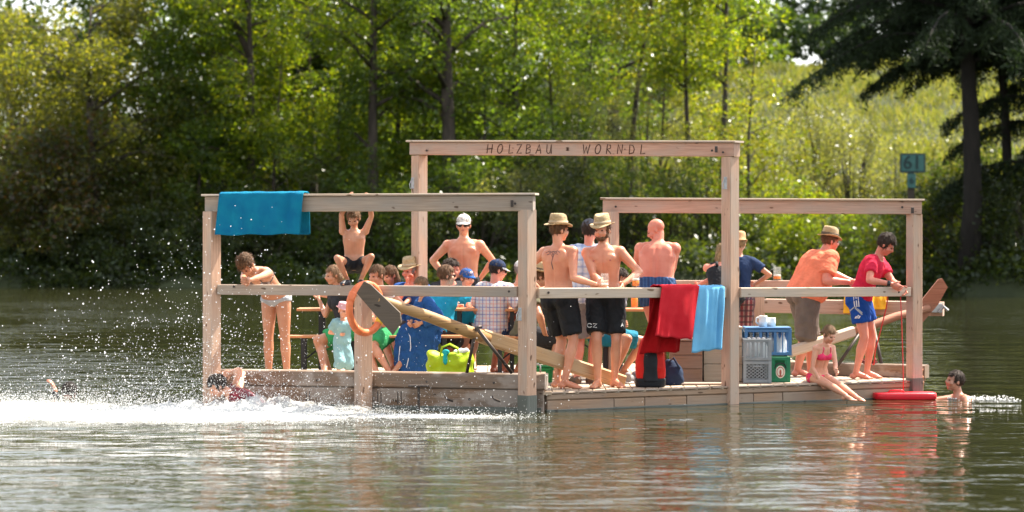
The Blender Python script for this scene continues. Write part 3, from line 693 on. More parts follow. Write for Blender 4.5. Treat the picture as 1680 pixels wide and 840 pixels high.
# ------------------------------------------------------------------ lifebuoy
M_ORANGE = mat('lifebuoy_orange', (.82, .21, .075), .45, (.66, .15, .05), 11, bump=.15)
M_YELLOW = mat('yellow_plastic', (.80, .48, .03), .4)
c = P(600, 506, .10); ring = lambda a, rr=.255: c + V(math.cos(a)*rr*.62, math.cos(a)*rr*.78, math.sin(a)*rr)
n = 48; rs = []
for i in range(n + 1):
    a = 2*math.pi*i/n; p = ring(a); o = (p - c).normalized(); nx = V(-.78, .62, 0); rs.append([p + (o*math.cos(t) + nx*math.sin(t))*.039 for t in np.linspace(0, 2*math.pi, 12, endpoint=False)])
m = MB(); m.loft(rs, True, False); lb = m.build('lifebuoy', M_ORANGE, None, True, origin=c)
tag(lb, 'orange ring lifebuoy hanging on the short middle post behind the grey oar blade', 'lifebuoy')
for ang in (-40, 50, 140, 230):
    m = MB(); rr = []
    for i in range(6):
        a = R(ang + i*4.5); p = ring(a); o = (p - c).normalized(); nx = V(-.78, .62, 0); rr.append([p + (o*math.cos(t) + nx*math.sin(t))*.0425 for t in np.linspace(0, 2*math.pi, 12, endpoint=False)])
    m.loft(rr); m.build('band', M_YELLOW if ang == -40 else M_ORANGE, lb, True)

# ------------------------------------------------------------------ towels
def towel_mat(name, c, c2): return mat(name, c, .95, c2, 6, bump=.6, bscale=240, spec=.15)
def towel(name, label, mt, tl, tr, br, bl, back, folds=9, amp=.016, depth=.16, seed=0, gather=0, bmt=None, y0=None):
    """cloth over a rail: front panel between four corners, over the rail's top and down the back"""
    tl, tr, br, bl = [Vector(p) for p in (tl, tr, br, bl)]; nu, nf, nb = 60, 26, 16; vs = []; rows = []
    along_ = (tr - tl).normalized(); bk = V(-along_.y, along_.x, 0).normalized()
    if bk.y < 0: bk = -bk
    for j in range(nu + 1):
        u = j/nu; us = u + gather*math.sin(u*2*math.pi)*.05
        T = tl.lerp(tr, us); B = bl.lerp(br, us)
        u2 = u + .05*math.sin(u*4 + seed); w = .6*math.sin(u2*folds*2*math.pi + seed) + .45*math.sin(u2*folds*3.3*math.pi + seed*2.1) + .3*math.sin(u2*folds*.9*math.pi + seed*5); col = []
        for i in range(nf + 1):
            v = i/nf; p = B.lerp(T, v); a = amp*(1 - .75*v**3)
            col.append(p - bk*(.012 + a*(1.2 + w*(.6 + .4*math.cos(2.2*v + 3*u + seed))) + .012*math.sin(5*v + 7*u + seed)*(1-v)) + V(0, 0, .006*math.sin(u*5*math.pi + seed)*(1-v)))
        top_ = T + V(0, 0, .012 + .005*abs(w))
        for q in range(1, 5): col.append(top_ + bk*(depth*q/5) + V(0, 0, .004*math.sin(q*2)))
        for i in range(nb + 1):
            v = i/nb; col.append(T + bk*(depth + .012 + amp*.8*(1 + w)*v) - V(0, 0, (back + .02*math.sin(u*7 + seed))*v))
        rows.append(col)
    m = MB(); vs = [p for r in rows for p in r]; n = len(rows[0])
    m._add(vs, [(j*n + i, (j+1)*n + i, (j+1)*n + i + 1, j*n + i + 1) for j in range(nu) for i in range(n - 1)])
    o = m.build(name, mt, None, True, origin=(tl + tr)/2)
    s = o.modifiers.new('thickness', 'SOLIDIFY'); s.thickness = .009; s.offset = 0
    tag(o, label, 'towel'); return o
T_BLUE = towel_mat('towel_blue', (.006, .15, .29), (.008, .20, .32)); T_RED = towel_mat('towel_red', (.55, .016, .026), (.63, .028, .04)); T_SKY = towel_mat('towel_sky', (.15, .44, .72), (.20, .52, .78)); T_RED2 = towel_mat('towel_dark_red', (.36, .005, .008), (.44, .01, .012))
def on_beam(px, py, pxa, ya, pxb, yb, off=0): y = ya + (yb - ya)*(px - pxa)/(pxb - pxa) + off; return P(px, py, y)
B1 = (335, .72, 881, -.13)
towel('beach_towel', 'wide turquoise blue towel hanging over the top beam at the left frame', T_BLUE, on_beam(361, 318, *B1), on_beam(499, 317, *B1), on_beam(495, 384, *B1), on_beam(356, 386, *B1), .42, folds=3.3, amp=.034, seed=1.3)
o = towel('towel_fold', None, T_BLUE, on_beam(462, 317, *B1, -.03), on_beam(503, 314, *B1, -.05), on_beam(497, 382, *B1, -.03), on_beam(468, 380, *B1, -.03), .46, folds=2, amp=.03, seed=.4)
bt = bpy.data.objects['beach_towel']; del o['category']; put_under(o, bt)
o = towel('towel_corner', None, T_BLUE, on_beam(496, 318, *B1, .15), on_beam(508, 318, *B1, .15), on_beam(511, 364, *B1, .17), on_beam(497, 370, *B1, .17), .3, folds=1, amp=.01, depth=.05)
del o['category']; put_under(o, bt)
B3 = (880, -.075, 1186, 1.06)
towel('bath_towel', 'light blue towel draped over the rail beside the red towels', T_SKY, on_beam(1143, 472, *B3), on_beam(1187, 471, *B3, -.01), on_beam(1180, 572, *B3, -.03), on_beam(1131, 579, *B3, -.03), .35, folds=3, amp=.025, seed=2.2)
towel('bath_towel', 'shorter bright red towel lying over the rail, front of two', T_RED, on_beam(1084, 471, *B3, -.03), on_beam(1146, 470, *B3, -.03), on_beam(1131, 557, *B3, -.06), on_beam(1069, 551, *B3, -.06), .5, folds=3, amp=.022, seed=.3, depth=.2)
towel('bath_towel', 'darker red towel hanging lower behind the bright red one, above the backpack', T_RED2, on_beam(1074, 473, *B3, .16), on_beam(1120, 472, *B3, .16), on_beam(1113, 577, *B3, .16), on_beam(1046, 580, *B3, .16), .3, folds=2, amp=.03, seed=4, depth=.03)
M_YCLOTH = fabric('yellow_cloth', (.85, .42, .03))
towel('beach_towel', 'yellow cloth hung over the far beam behind the man in the red shirt', M_YCLOTH, P(1386, 484, 4.5), P(1452, 483, 4.36), P(1456, 506, 4.3), P(1384, 514, 4.44), .25, folds=3, amp=.025, seed=3, depth=.25)

# ------------------------------------------------------------------ tables and benches
def trestle(x0, x1, y, z, w, th, label, cat, name):
    t = thing(name, label, cat, ((x0+x1)/2, y, DECK), 'folding beer tables and benches')
    m = MB(); m.beam(V(x0, y, z - th/2), V(x1, y, z - th/2), w, th, bev=.004); m.build('board', W_TABLE, t)
    for x in (x0 + .28, x1 - .28):
        m = MB(); hw = w*.42
        for s in (-1, 1): m.box(V(x, y + s*hw, (DECK + z - th)/2), (.05, .03, z - th - DECK))
        m.box(V(x, y, DECK + .14), (.03, hw*2, .025)); m.box(V(x, y, z - th - .02), (.05, hw*2, .03)); m.build('leg', M_BLACK, t)
    for sx, s in ((x0 + .28, 1), (x1 - .28, -1)): m = MB(); m.tube([V(sx, y, DECK + .2), V(sx + s*.32, y, z - th - .01)], .01, 6); m.build('brace', M_BLACK, t)
    return t
trestle(-2.52, -.34, 3.35, .985, .5, .03, 'orange folding beer table at the left where the seated group gathers', 'table', 'beer_table')
trestle(-.28, 1.55, 3.25, .985, .5, .03, 'orange folding beer table behind the two men in straw hats', 'table', 'beer_table')
trestle(-2.68, -.5, 2.70, .69, .25, .028, 'orange bench on the near side of the left beer table', 'bench', 'beer_bench')
trestle(-.42, 1.35, 2.55, .69, .25, .028, 'orange bench behind the legs of the men at the rail', 'bench', 'beer_bench')
trestle(-2.2, -.2, 4.05, .69, .25, .028, 'orange bench on the far side of the left beer table', 'bench', 'beer_bench')

def glassy(name, c, clear, liquid=False):
    m, t, b, L = nt(name); b.inputs['Base Color'].default_value = rgb(c); b.inputs['Roughness'].default_value = .08
    tl = t.nodes.new('ShaderNodeBsdfTranslucent'); tl.inputs['Color'].default_value = rgb(c); tp = t.nodes.new('ShaderNodeBsdfTransparent')
    a = t.nodes.new('ShaderNodeMixShader'); a.inputs['Fac'].default_value = .6 if liquid else .4; L(b.outputs[0], a.inputs[1]); L(tl.outputs[0], a.inputs[2])
    k = t.nodes.new('ShaderNodeMixShader'); k.inputs['Fac'].default_value = clear; L(a.outputs[0], k.inputs[1]); L(tp.outputs[0], k.inputs[2]); L(k.outputs[0], t.nodes['Material Output'].inputs['Surface']); return m
# ------------------------------------------------------------------ bags, boxes, crates, beer
def lumpy(name, m, mt, parent=None, vox=.02, wr=.012, sc=14, seed=1, origin=None):
    me = smooth(remesh(m, vox, 3)); a = mesh_np(me); nn = np.empty(len(me.vertices)*3); me.vertices.foreach_get('normal', nn); set_np(me, a + nn.reshape(-1, 3)*(noise3(a, sc, seed)*wr)[:, None]); return link(name, me, mt, parent, origin)
M_LIME = fabric('lime_fabric', (.42, .58, .015), rough=.5); M_TEALF = fabric('teal_cloth', (.02, .42, .42)); M_WHITEF = fabric('white_cloth', (.75, .75, .72))
bag = thing('shopping_bag', 'bulging lime green bag with a teal cloth spilling out, between the oar struts', 'bag', tuple(V(X(738, .72), .72, DECK)))
c = V(X(738, .72), .72, DECK)
m = MB(); rg = []
for z, w, dd in ((.0, .24, .13), (.05, .255, .14), (.27, .25, .13), (.37, .235, .1), (.385, .225, .085)):
    rg.append([c + V(w*math.copysign(abs(math.cos(a))**.5, math.cos(a)) + (.01*math.sin(3*a)), dd*math.copysign(abs(math.sin(a))**.6, math.sin(a)), z + (.02*math.cos(2*a + 1) if z > .3 else 0)) for a in np.linspace(0, 2*math.pi, 36, endpoint=False)])
m.loft(rg); lumpy('sack', m, M_LIME, bag, .016, .022, 17, 4)
for s_ in (-.07, .06):
    m = MB(); m.tube([c + V(-.1, s_, .35), c + V(-.085, s_*1.3, .44), c + V(.0, s_*1.5, .475), c + V(.085, s_*1.3, .43), c + V(.1, s_, .35)], .009, 8); m.build('handle', M_LIME, bag, True)
m = MB(); m.ball(c + V(-.04, -.09, .39), (.045, .05, .035)); m.ball(c + V(-.045, -.135, .33), (.028, .02, .075)); lumpy('cloth', m, M_TEALF, bag, .01, .006)
m = MB(); m.ball(c + V(.13, 0, .39), (.09, .07, .035)); m.ball(c + V(.17, -.03, .41), (.04, .04, .03)); lumpy('cloth', m, M_WHITEF, bag, .01, .01, 40)
M_PACKRED = fabric('pack_red', (.62, .018, .012), rough=.6); M_PACKBLK = fabric('pack_black', (.018, .02, .024), rough=.6); M_NAVYBAG = fabric('navy_canvas', (.02, .035, .075))
c = V(X(1067, 1.0), 1.0, DECK); bp = thing('backpack', 'red and black upright backpack standing under the red towels', 'backpack', tuple(c))
def tub(c, rows, e=.55, n=30): return [[c + V(x0 + w*math.copysign(abs(math.cos(a))**e, math.cos(a)), dd*math.copysign(abs(math.sin(a))**e, math.sin(a)), z) for a in np.linspace(0, 2*math.pi, n, endpoint=False)] for z, w, dd, x0 in rows]
m = MB(); m.loft(tub(c, [(.08, .155, .13, 0), (.2, .165, .14, 0), (.36, .145, .12, 0), (.5, .10, .09, -.01), (.56, .05, .05, -.01)])); lumpy('shell', m, M_PACKRED, bp, .014, .006)
m = MB(); m.loft(tub(c, [(0, .165, .13, 0), (.09, .17, .145, 0), (.1, .15, .13, 0)])); lumpy('base', m, M_PACKBLK, bp, .014, .003)
m = MB(); m.loft(tub(c + V(-.005, -.07, 0), [(.06, .09, .085, 0), (.3, .082, .085, 0), (.42, .065, .06, 0), (.46, .05, .04, 0)])); lumpy('pocket', m, M_PACKBLK, bp, .012, .004)
c = V(X(1104, 1.35), 1.35, DECK); m = MB(); m.loft(tub(c, [(0, .11, .1, 0), (.12, .12, .11, 0), (.2, .1, .09, -.01), (.27, .05, .05, -.02)], .7)); o = lumpy('shoulder_bag', m, M_NAVYBAG, None, .016, .014, 20, 2, origin=c); tag(o, 'slumped navy bag on the deck to the right of the red backpack', 'bag')
m = MB(); m.tube([c + V(-.06, -.05, .24), c + V(0, -.11, .3), c + V(.07, -.08, .18)], .012, 8); m.build('strap', M_NAVYBAG, o, True)
W_BROWN = wood('wood_brown_box', (.30, .18, .12), (.22, .13, .08), (.27, .18, .14)); W_PALEB = wood('wood_pale_box', (.56, .46, .34), (.46, .36, .26), (.45, .39, .32))
def chest(px0, px1, y, ztop, depth, mt, label, name='wooden_box'):
    x0, x1 = X(px0, y), X(px1, y); t = thing(name, label, 'box', ((x0+x1)/2, y + depth/2, DECK)); h = ztop - DECK; w = x1 - x0
    for i in range(3):
        m = MB(); z = DECK + h*(i + .5)/3; m.beam(V(x0, y, z), V(x1, y, z), .025, h/3 - .004); m.build('front_board', mt, t)
    m = MB()
    for x in (x0 + .012, x1 - .012): m.beam(V(x, y + .014, DECK + h/2), V(x, y + depth, DECK + h/2), .024, h)
    m.beam(V(x0 + .025, y + depth - .012, DECK + h/2), V(x1 - .025, y + depth - .012, DECK + h/2), .024, h); m.build('side_board', mt, t)
    m = MB(); m.beam(V(x0 - .01, y + depth/2, ztop + .013), V(x1 + .01, y + depth/2, ztop + .013), depth + .04, .022); m.build('lid', mt, t); return t
chest(1103, 1152, 1.75, .66, .5, W_BROWN, 'brown plank box on the deck below the light blue towel')
chest(1155, 1217, 1.95, .79, .55, W_PALEB, 'pale plank box standing behind the tall right post')
m = MB(); m.box(V(X(1150, 1.38), 1.38, DECK + .013), (.5, .2, .018)); o = m.build('loose_board', W_GREY, None, origin=V(X(1150, 1.38), 1.38, DECK)); tag(o, 'flat grey board lying on the deck before the boxes', 'board')
M_CGREY = mat('crate_grey', (.20, .23, .25), .5, (.25, .28, .30), 10); M_CSHADE = mat('crate_inner_shade', (.05, .055, .06), .7); M_CBLUE = mat('crate_blue', (.05, .17, .38), .5, (.08, .2, .4), 8); M_CGREEN = mat('crate_green', (.008, .20, .085), .45, (.015, .16, .07), 14); M_LABEL = mat('crate_emblem', (.75, .68, .58), .5); M_EMB = mat('emblem_red', (.42, .10, .06), .5)
M_BOTTLE = glassy('clear_bottle', (.85, .9, .92), .5); M_CAPW = mat('bottle_cap', (.8, .8, .8), .4)
def crate(px0, px1, y, z0, h, depth, mt, label, lattice=True, open_=False, name='crate', cat='crate'):
    x0, x1 = X(px0, y), X(px1, y); w = x1 - x0; t = thing(name, label, cat, ((x0+x1)/2, y + depth/2, z0), 'drink crates')
    m = MB(); th = .018
    for z in (z0 + .02, z0 + h - .02):
        for yy in (y, y + depth): m.box(V((x0+x1)/2, yy, z), (w, .02, .036))
        for x in (x0, x1): m.box(V(x, y + depth/2, z), (.02, depth, .036))
    for x in (x0, x1):
        for yy in (y, y + depth): m.box(V(x, yy, z0 + h/2), (.036, .03, h))
    m.box(V((x0+x1)/2, y + depth/2, z0 + .012), (w, depth, .014)); m.build('frame', mt, t)
    m = MB()
    if lattice:
        nx = 6
        for s in (1, -1):
            for i in range(-5, nx + 5):
                a0, b0 = x0 + w*i/nx, x0 + w*(i + s*h/w*nx)/nx
                za, zb = z0 + .03, z0 + h - .03; pa, pb = V(a0, y, za), V(b0, y, zb); d_ = pb - pa
                def clip(pa, pb):
                    if pa.x > pb.x: pa, pb = pb, pa
                    if pb.x <= x0 or pa.x >= x1: return None
                    dd = pb - pa
                    if pa.x < x0: pa = pa + dd*((x0 - pa.x)/dd.x)
                    if pb.x > x1: pb = pa + (pb - pa)*((x1 - pa.x)/(pb.x - pa.x))
                    return pa, pb
                c = clip(pa, pb)
                if c and (c[1] - c[0]).length > .02: m.tube([c[0], c[1]], .0062, 4)
        m.box(V((x0+x1)/2, y - .004, z0 + h - .06), (w*.36, .012, .02))
    elif open_:
        for i in range(1, 6): m.box(V(x0 + w*i/6, y, z0 + h/2), (.012 if i % 2 else .03, .012, h - .05))
    else:
        for xx, ww in ((x0 + w*.11, w*.2), (x1 - w*.11, w*.2)): m.box(V(xx, y, z0 + h/2), (ww, .014, h - .06))
        m.box(V((x0+x1)/2, y, z0 + h*.31), (w*.6, .014, h*.56)); m.box(V((x0+x1)/2, y, z0 + h*.9), (w*.6, .014, h*.1))
    m.build('panel', mt, t); m = MB(); m.box(V((x0+x1)/2, y + depth, z0 + h/2), (w, .01, h - .06)); m.build('back_panel', M_CSHADE if lattice else mt, t); return t, (x0, x1, w)  # lattice crate: back panel coloured dark for the shade inside
cr, (x0, x1, w) = crate(1222, 1263, 1.66, DECK, .245, .32, M_CGREY, 'grey lattice sided crate standing on the deck under the other grey crate')
cr2, (x0, x1, w) = crate(1222, 1263, 1.66, DECK + .247, .245, .32, M_CGREY, 'grey upper crate packed with clear bottles', False, True)
def bottles(par_label, x0, x1, y0, z, n, rows, grp):
    for r in range(rows):
        for i in range(n):
            b = V(x0 + (x1-x0)*(i + .5)/n, y0 + .08*r, z); m = MB(); q = [(.0, .036), (.01, .04), (.13, .04), (.165, .03), (.20, .014), (.225, .014)]
            m.loft([[b + V(rr*math.cos(a), rr*math.sin(a), zz) for a in np.linspace(0, 2*math.pi, 12, endpoint=False)] for zz, rr in q])
            o = m.build('bottle', M_BOTTLE, None, True, origin=b); tag(o, par_label, 'bottle', grp)
            m = MB(); m.cone(b + V(0, 0, .222), b + V(0, 0, .236), .016, .016, 10); m.build('bottle_cap', M_CAPW, o, True)
bottles('clear bottle standing in the upper grey crate', x0 + .03, x1 - .03, 1.74, DECK + .265, 4, 2, 'clear bottles in the grey crate')
cg, (x0, x1, w) = crate(1265, 1294, 1.84, DECK, .285, .3, M_CGREEN, 'green beer crate with a pale round emblem on its side', False, False)
ec = V((x0+x1)/2 + .005, 1.84 - .012, DECK + .115); m = MB(); m.slab([ec + V(.052*math.cos(a), 0, .07*math.sin(a)) for a in np.linspace(0, 2*math.pi, 32, endpoint=False)], V(0, .004, 0)); e = m.build('emblem', M_LABEL, cg)
m = MB(); o_ = ec + V(0, -.004, 0); k_ = 28
m._add([o_ + V(.042*r_*math.cos(a), 0, .058*r_*math.sin(a)) for r_ in (1, .84) for a in np.linspace(0, 2*math.pi, k_, endpoint=False)], [(i, (i+1) % k_, k_ + (i+1) % k_, k_ + i) for i in range(k_)])
m.slab([o_ + V(.012*math.cos(a) , 0, .03*math.sin(a) - .004) for a in np.linspace(0, 2*math.pi, 14, endpoint=False)], V(0, .002, 0)); m.slab([o_ + V(-.02, 0, -.05), o_ + V(.02, 0, -.05), o_ + V(0, 0, -.02)], V(0, .002, 0)); m.build('emblem_figure', M_EMB, e)
m = MB(); 
for s in (-1, 1): m.tube([V(ec.x + s*.06, 1.83, DECK + .155), V(ec.x + s*.05, 1.83, DECK + .20), V(ec.x, 1.83, DECK + .215)], .007, 6)
m.build('printed_arch', M_BLACK, cg)
crate(1224, 1262, 2.03, DECK, .285, .3, M_CGREEN, 'second green crate hidden behind the stacked grey crates', False, False)
cb, (x0, x1, w) = crate(1224, 1296, 1.99, DECK + .29, .30, .32, M_CBLUE, 'wide blue crate of bottles on top of the green crate', False, True)
bottles('clear bottle standing in the blue crate', x0 + .03, x1 - .03, 2.06, DECK + .31, 6, 2, 'clear bottles in the blue crate')
m = MB(); m.box(V((x0+x1)/2, 2.15, DECK + .60), (w + .02, .36, .018)); m.build('lid_board', M_CBLUE, cb)
M_WPL = mat('white_plastic', (.82, .81, .76), .3, bump=.1)
def jug(p, r, h, label, grp=None):
    t = thing('jug', label, 'jug', tuple(p)); m = MB()
    m.loft([[p + V(rr*math.cos(a), rr*math.sin(a), z) for a in np.linspace(0, 2*math.pi, 20, endpoint=False)] for z, rr in ((0, r*.9), (h*.5, r), (h*.85, r*.92), (h, r*.96), (h, r*.86), (h*.4, r*.86), (.02, r*.8))]); m.build('vessel', M_WPL, t, True)
    m = MB(); m.tube([p + V(-r*.9, 0, h*.85), p + V(-r*1.5, 0, h*.8), p + V(-r*1.6, 0, h*.45), p + V(-r*.92, 0, h*.2)], .011, 8); m.build('handle', M_WPL, t, True)
zt = DECK + .61
jug(V(X(1252, 2.12), 2.12, zt), .05, .125, 'white jug with a handle on the blue crate, left one'); jug(V(X(1265, 2.2), 2.2, zt), .055, .10, 'squat white jug on the blue crate, right one')

M_GLASS = glassy('mug_glass', (.7, .7, .67), .92); M_BEER = glassy('beer', (.9, .38, .02), .0, True); M_FROTH = mat('beer_froth', (.85, .8, .7), .9, bump=.4)
def mug(p, label, fill=.5, r=.043, h=.15, handle=1):
    t = thing('beer_mug', label, 'beer mug', tuple(p), 'glass beer mugs'); an = np.linspace(0, 2*math.pi, 20, endpoint=False); m = MB()
    m.loft([[p + V(rr*(1 + (.03*math.cos(10*a) if .02 < z < h*.75 else 0))*math.cos(a), rr*math.sin(a), z) for a in an] for z, rr in ((0, r), (.015, r*1.05), (h*.72, r*1.02), (h, r), (h, r - .004), (.015, r - .006))]); m.build('glass', M_GLASS, t, True)
    if fill: 
        m = MB(); m.loft([[p + V(rr*math.cos(a), rr*math.sin(a), z) for a in an] for z, rr in ((.016, r - .007), (h*fill, r - .006))]); m.build('beer', M_BEER, t, True)
        m = MB(); m.loft([[p + V((r - .006)*math.cos(a), (r - .006)*math.sin(a), z) for a in an] for z in (h*fill + .001, h*fill + .02)]); m.build('froth', M_FROTH, t, True)
    if handle: m = MB(); m.tube([p + V(-r*.9*handle, 0, h*.85), p + V(-r*1.8*handle, 0, h*.75), p + V(-r*1.8*handle, 0, h*.35), p + V(-r*.95*handle, 0, h*.2)], .007, 8); m.build('handle', M_GLASS, t, True)
def railtop(px, off=0): t = (px - 880)/306; y = t*1.13 + off; return V(X(px, y), y, 1.295 - .018*t)
mug(railtop(992), 'almost empty glass mug in the hand of the tattooed man', .16)
mug(railtop(1043), 'half full glass mug on the rail between the bearded man and the bald man', .5, handle=1)
mug(V(X(1041, 3.2), 3.2, .986), 'full amber glass on the beer table below the rail', .8, handle=0, h=.17)
mug(V(X(1275, 5.27), 5.27, 1.276), 'glass mug with a little beer on the far rail', .3, r=.05, h=.17)
M_BOX = mat('green_plastic', (.01, .22, .06), .45)
c = V(X(890, 1.9), 1.9, DECK); m = MB(); m.loft(tub(c, [(0, .11, .12, 0), (.13, .12, .13, 0), (.135, .13, .14, 0), (.16, .13, .14, 0)], .35)); o = m.build('storage_box', M_BOX, None, False, origin=c); tag(o, 'green plastic box on the deck behind the near corner post', 'box')
m = MB(); m.box(c + V(0, 0, .175), (.24, .25, .02)); m.build('lid', M_BOX, o)
M_SNEAK = fabric('sneaker_grey', (.30, .29, .30)); M_SOLE = mat('sole_white', (.7, .68, .65), .6)
def sneaker(p, yaw, label):
    d = V(math.sin(R(yaw)), -math.cos(R(yaw)), 0); sd = d.cross(U); t = thing('sneaker', label, 'shoe', tuple(p), 'pair of grey sneakers')
    m = MB(); m.tube([p - d*.1 + V(0, 0, .06), p - d*.02 + V(0, 0, .06), p + d*.07 + V(0, 0, .045), p + d*.13 + V(0, 0, .035)], [.042, .047, .045, .03], 12); m.ball(p - d*.08 + V(0, 0, .1), (.035, .045, .03), (sd, d, U)); lumpy('upper', m, M_SNEAK, t, .01, .003)
    m = MB(); m.ball(p + d*.01 + V(0, 0, .012), (.048, .15, .016), (sd, d, U)); m.build('sole', M_SOLE, t, True)
sneaker(V(X(1034, 1.6), 1.6, DECK), 160, 'grey sneaker on the deck left of the backpack, nearer one'); sneaker(V(X(1040, 1.85), 1.85, DECK + .0), 185, 'grey sneaker on the deck, farther one by the backpack')

# ropes and the red float
M_ROPE = mat('red_rope', (.55, .03, .03), .7); M_REDPL = mat('red_plastic', (.74, .012, .03), .4, (.62, .02, .03), 9, bump=.1)
c = P(1483, 647, 2.05); c.z = .03; fl = []
for z, g in ((-.03, .97), (-.02, 1), (.03, 1), (.042, .98)):
    fl.append([c + V(.355*g*math.copysign(abs(math.cos(a))**.35, math.cos(a)), .2*g*math.copysign(abs(math.sin(a))**.5, math.sin(a)), z + .03*max(0, math.cos(a)*-1)**4*0) for a in np.linspace(0, 2*math.pi, 48, endpoint=False)])
m = MB(); m.loft(fl); o = m.build('swim_board', M_REDPL, None, True, origin=c); tag(o, 'flat red swimming float on the water at the right corner post', 'float')
m = MB(); m.tube([c + V(-.18, -.02, .04), c + V(-.16, -.02, .065), c + V(-.02, -.02, .065), c + V(0, -.02, .04)], .01, 8); m.build('handle', M_REDPL, o, True)
def rope(pts, label, r=.006):
    m = MB(); m.tube(pts, r, 6); o = m.build('rope', M_ROPE, None, True, origin=pts[-1]); tag(o, label, 'rope', 'red ropes')
rope([P(1477, 478, 2.14), P(1479, 520, 2.1), P(1481, 580, 2.06), P(1482, 622, 2.05), V(X(1482, 2.05), 2.05, .085)], 'thin red rope running from the leaning man down to the red float')
rope([P(1458, 478, 2.12), P(1454, 505, 2.2), P(1444, 545, 2.3), P(1436, 575, 2.4), P(1434, 598, 2.5), V(X(1432, 2.6), 2.6, .36)], 'slack red rope hanging inside the rail by the blue shorts', .007)
m = MB(); c = V(X(1421, 2.95), 2.95, .355)
for i in range(26): 
    a = i*.9; m.tube([c + V(.12*math.cos(a) + random.uniform(-.02, .02), .05*math.sin(a), .012*(i % 5)), c + V(.12*math.cos(a + .5), .05*math.sin(a + .5), .012*(i % 5) + .01)], .011, 6)
o = m.build('rope_coil', mat('dark_rope', (.16, .03, .03), .8), None, True, origin=c); tag(o, 'heap of dark red rope on the kerb behind the barefoot man', 'rope')
# ------------------------------------------------------------------ the bathers
BLACKF = fabric('black_swim_cloth', (.014, .015, .018), rough=.7); GREYF = fabric('grey_cloth', (.24, .24, .26)); NAVYF = fabric('navy_cloth', (.02, .04, .10)); TEALT = fabric('cyan_cloth', (.02, .36, .56))
OLIVE = fabric('olive_cloth', (.13, .12, .075)); BROWNS = fabric('brown_shorts', (.17, .13, .105)); GREENS = fabric('green_cloth', (.05, .36, .13)); DARKC = fabric('charcoal_cloth', (.035, .035, .04))
ORANGET = fabric('orange_cloth', (.90, .24, .13)); REDT = fabric('crimson_cloth', (.66, .02, .06)); BLUES = fabric('royal_blue_cloth', (.012, .07, .33)); PINKB = fabric('pink_swim_cloth', (.90, .06, .17), bump=.1); SILVER = fabric('silver_swim_cloth', (.42, .44, .47), bump=.1)
BABY = fabric('pale_teal_cloth', (.28, .50, .54)); ROBE = fabric('blue_towelling', (.02, .085, .26), rough=.95, bump=.8, bscale=40); WHITEC = fabric('white_cap', (.75, .74, .70)); PINKH = fabric('pink_hat', (.75, .42, .45)); POLO = fabric('blue_polo', (.025, .09, .32)); PALEP = fabric('pale_pink_cloth', (.68, .50, .46))
CAPB = fabric('blue_cap', (.02, .10, .34)); MAROON = fabric('maroon_cloth', (.16, .012, .025), rough=.4); M_WHITE = mat('white_print', (.8, .8, .8), .6); M_SHOE = mat('dark_shoe', (.03, .03, .04), .5); M_SHOER = mat('red_shoe', (.5, .04, .05), .5); M_SANDAL = mat('brown_sandal', (.14, .08, .05), .6)
BANDD = fabric('hat_band_dark', (.12, .09, .07)); BANDL = fabric('hat_band_tan', (.55, .42, .28)); TEALS = fabric('teal_shorts', (.02, .20, .30)); ROBE2 = mat('robe_piping', (.6, .65, .75), .9); TATT = mat('tattoo_ink', (.10, .075, .08), .6); M_WATCH = mat('watch_black', (.015, .015, .015), .3)
PL1 = plaid('plaid_blue_white', (.62, .66, .72), [(0, 13, .1, (.16, .26, .50), .55), (2, 13, .3, (.16, .26, .50), .55), (0, 26, .6, (.3, .4, .6), .3)], w=.3)
PL2 = plaid('plaid_multi', (.60, .56, .56), [(0, 12, .2, (.12, .14, .34), .65), (2, 12, .45, (.12, .14, .34), .6), (0, 12, .7, (.60, .22, .16), .5), (2, 12, .95, (.60, .25, .18), .45)], w=.17)
TRUNKS = plaid('striped_trunks', (.015, .06, .17), [(0, 26, .1, (.05, .13, .28), .6), (0, 13, .4, (.01, .03, .10), .6)], w=.28)
PATT = plaid('patterned_trousers', (.24, .05, .06), [(0, 18, .1, (.55, .40, .36), .7), (2, 14, .3, (.05, .03, .04), .7), (0, 9, .5, (.05, .03, .04), .6)], w=.35)
def onbody(p, pts, r, mt, name, target, frm, off=.0):
    """strokes lying on a body or cloth: every point is dropped on the surface from the given side"""
    me = target.data; w = world_loc(target); bv = BVHTree.FromPolygons([v.co + w for v in me.vertices], [tuple(f.vertices) for f in me.polygons]); m = MB(); frm = Vector(frm).normalized()
    for st in pts:
        q = []
        for a in st:
            h = bv.ray_cast(a + frm*.6, -frm)
            if h[0] is not None and (h[0] - a).length < .35: q.append(h[0] + frm*(off))
        if len(q) > 1: m.tube(q, r, 5)
    return m.build(name, mt, target if target.parent else None) if m.v else None
CAMW = V(0, -1, 0)
dk = DECK
def foot(px, y, k=1, z=dk): return V(X(px, y), y, z + .08*k)
G_T = 'group seated at the beer tables'; G_R = 'men drinking at the front rail'

# 1 woman leaning on the left rail, head down
a = Person('woman in silver bikini briefs bent over the left rail with her head down', P(452, 486, 1.5), -28, 1.74, lean=56, curve=16, head=(-6, 66, 0), hands=[P(398, 459, .62), P(408, 460, .55)], poles=[V(-1, .3, -.3), V(1, .2, -.1)], feet=[foot(441, 1.52), foot(471, 1.45)], kpoles=[V(-.2, -1, 0), V(.1, -1, 0)], toes=[-30, -15], female=True, skin='tan', wid=.95)
a.briefs(SILVER, top=.06, leg=.1); a.bra(fabric('grey_brown_swim_cloth', (.22, .15, .12), bump=.1), t0=.64, t1=.69); a.hair(HAIR['brown'], rough=.16, size=1.16, back=-.1, low=-.06)
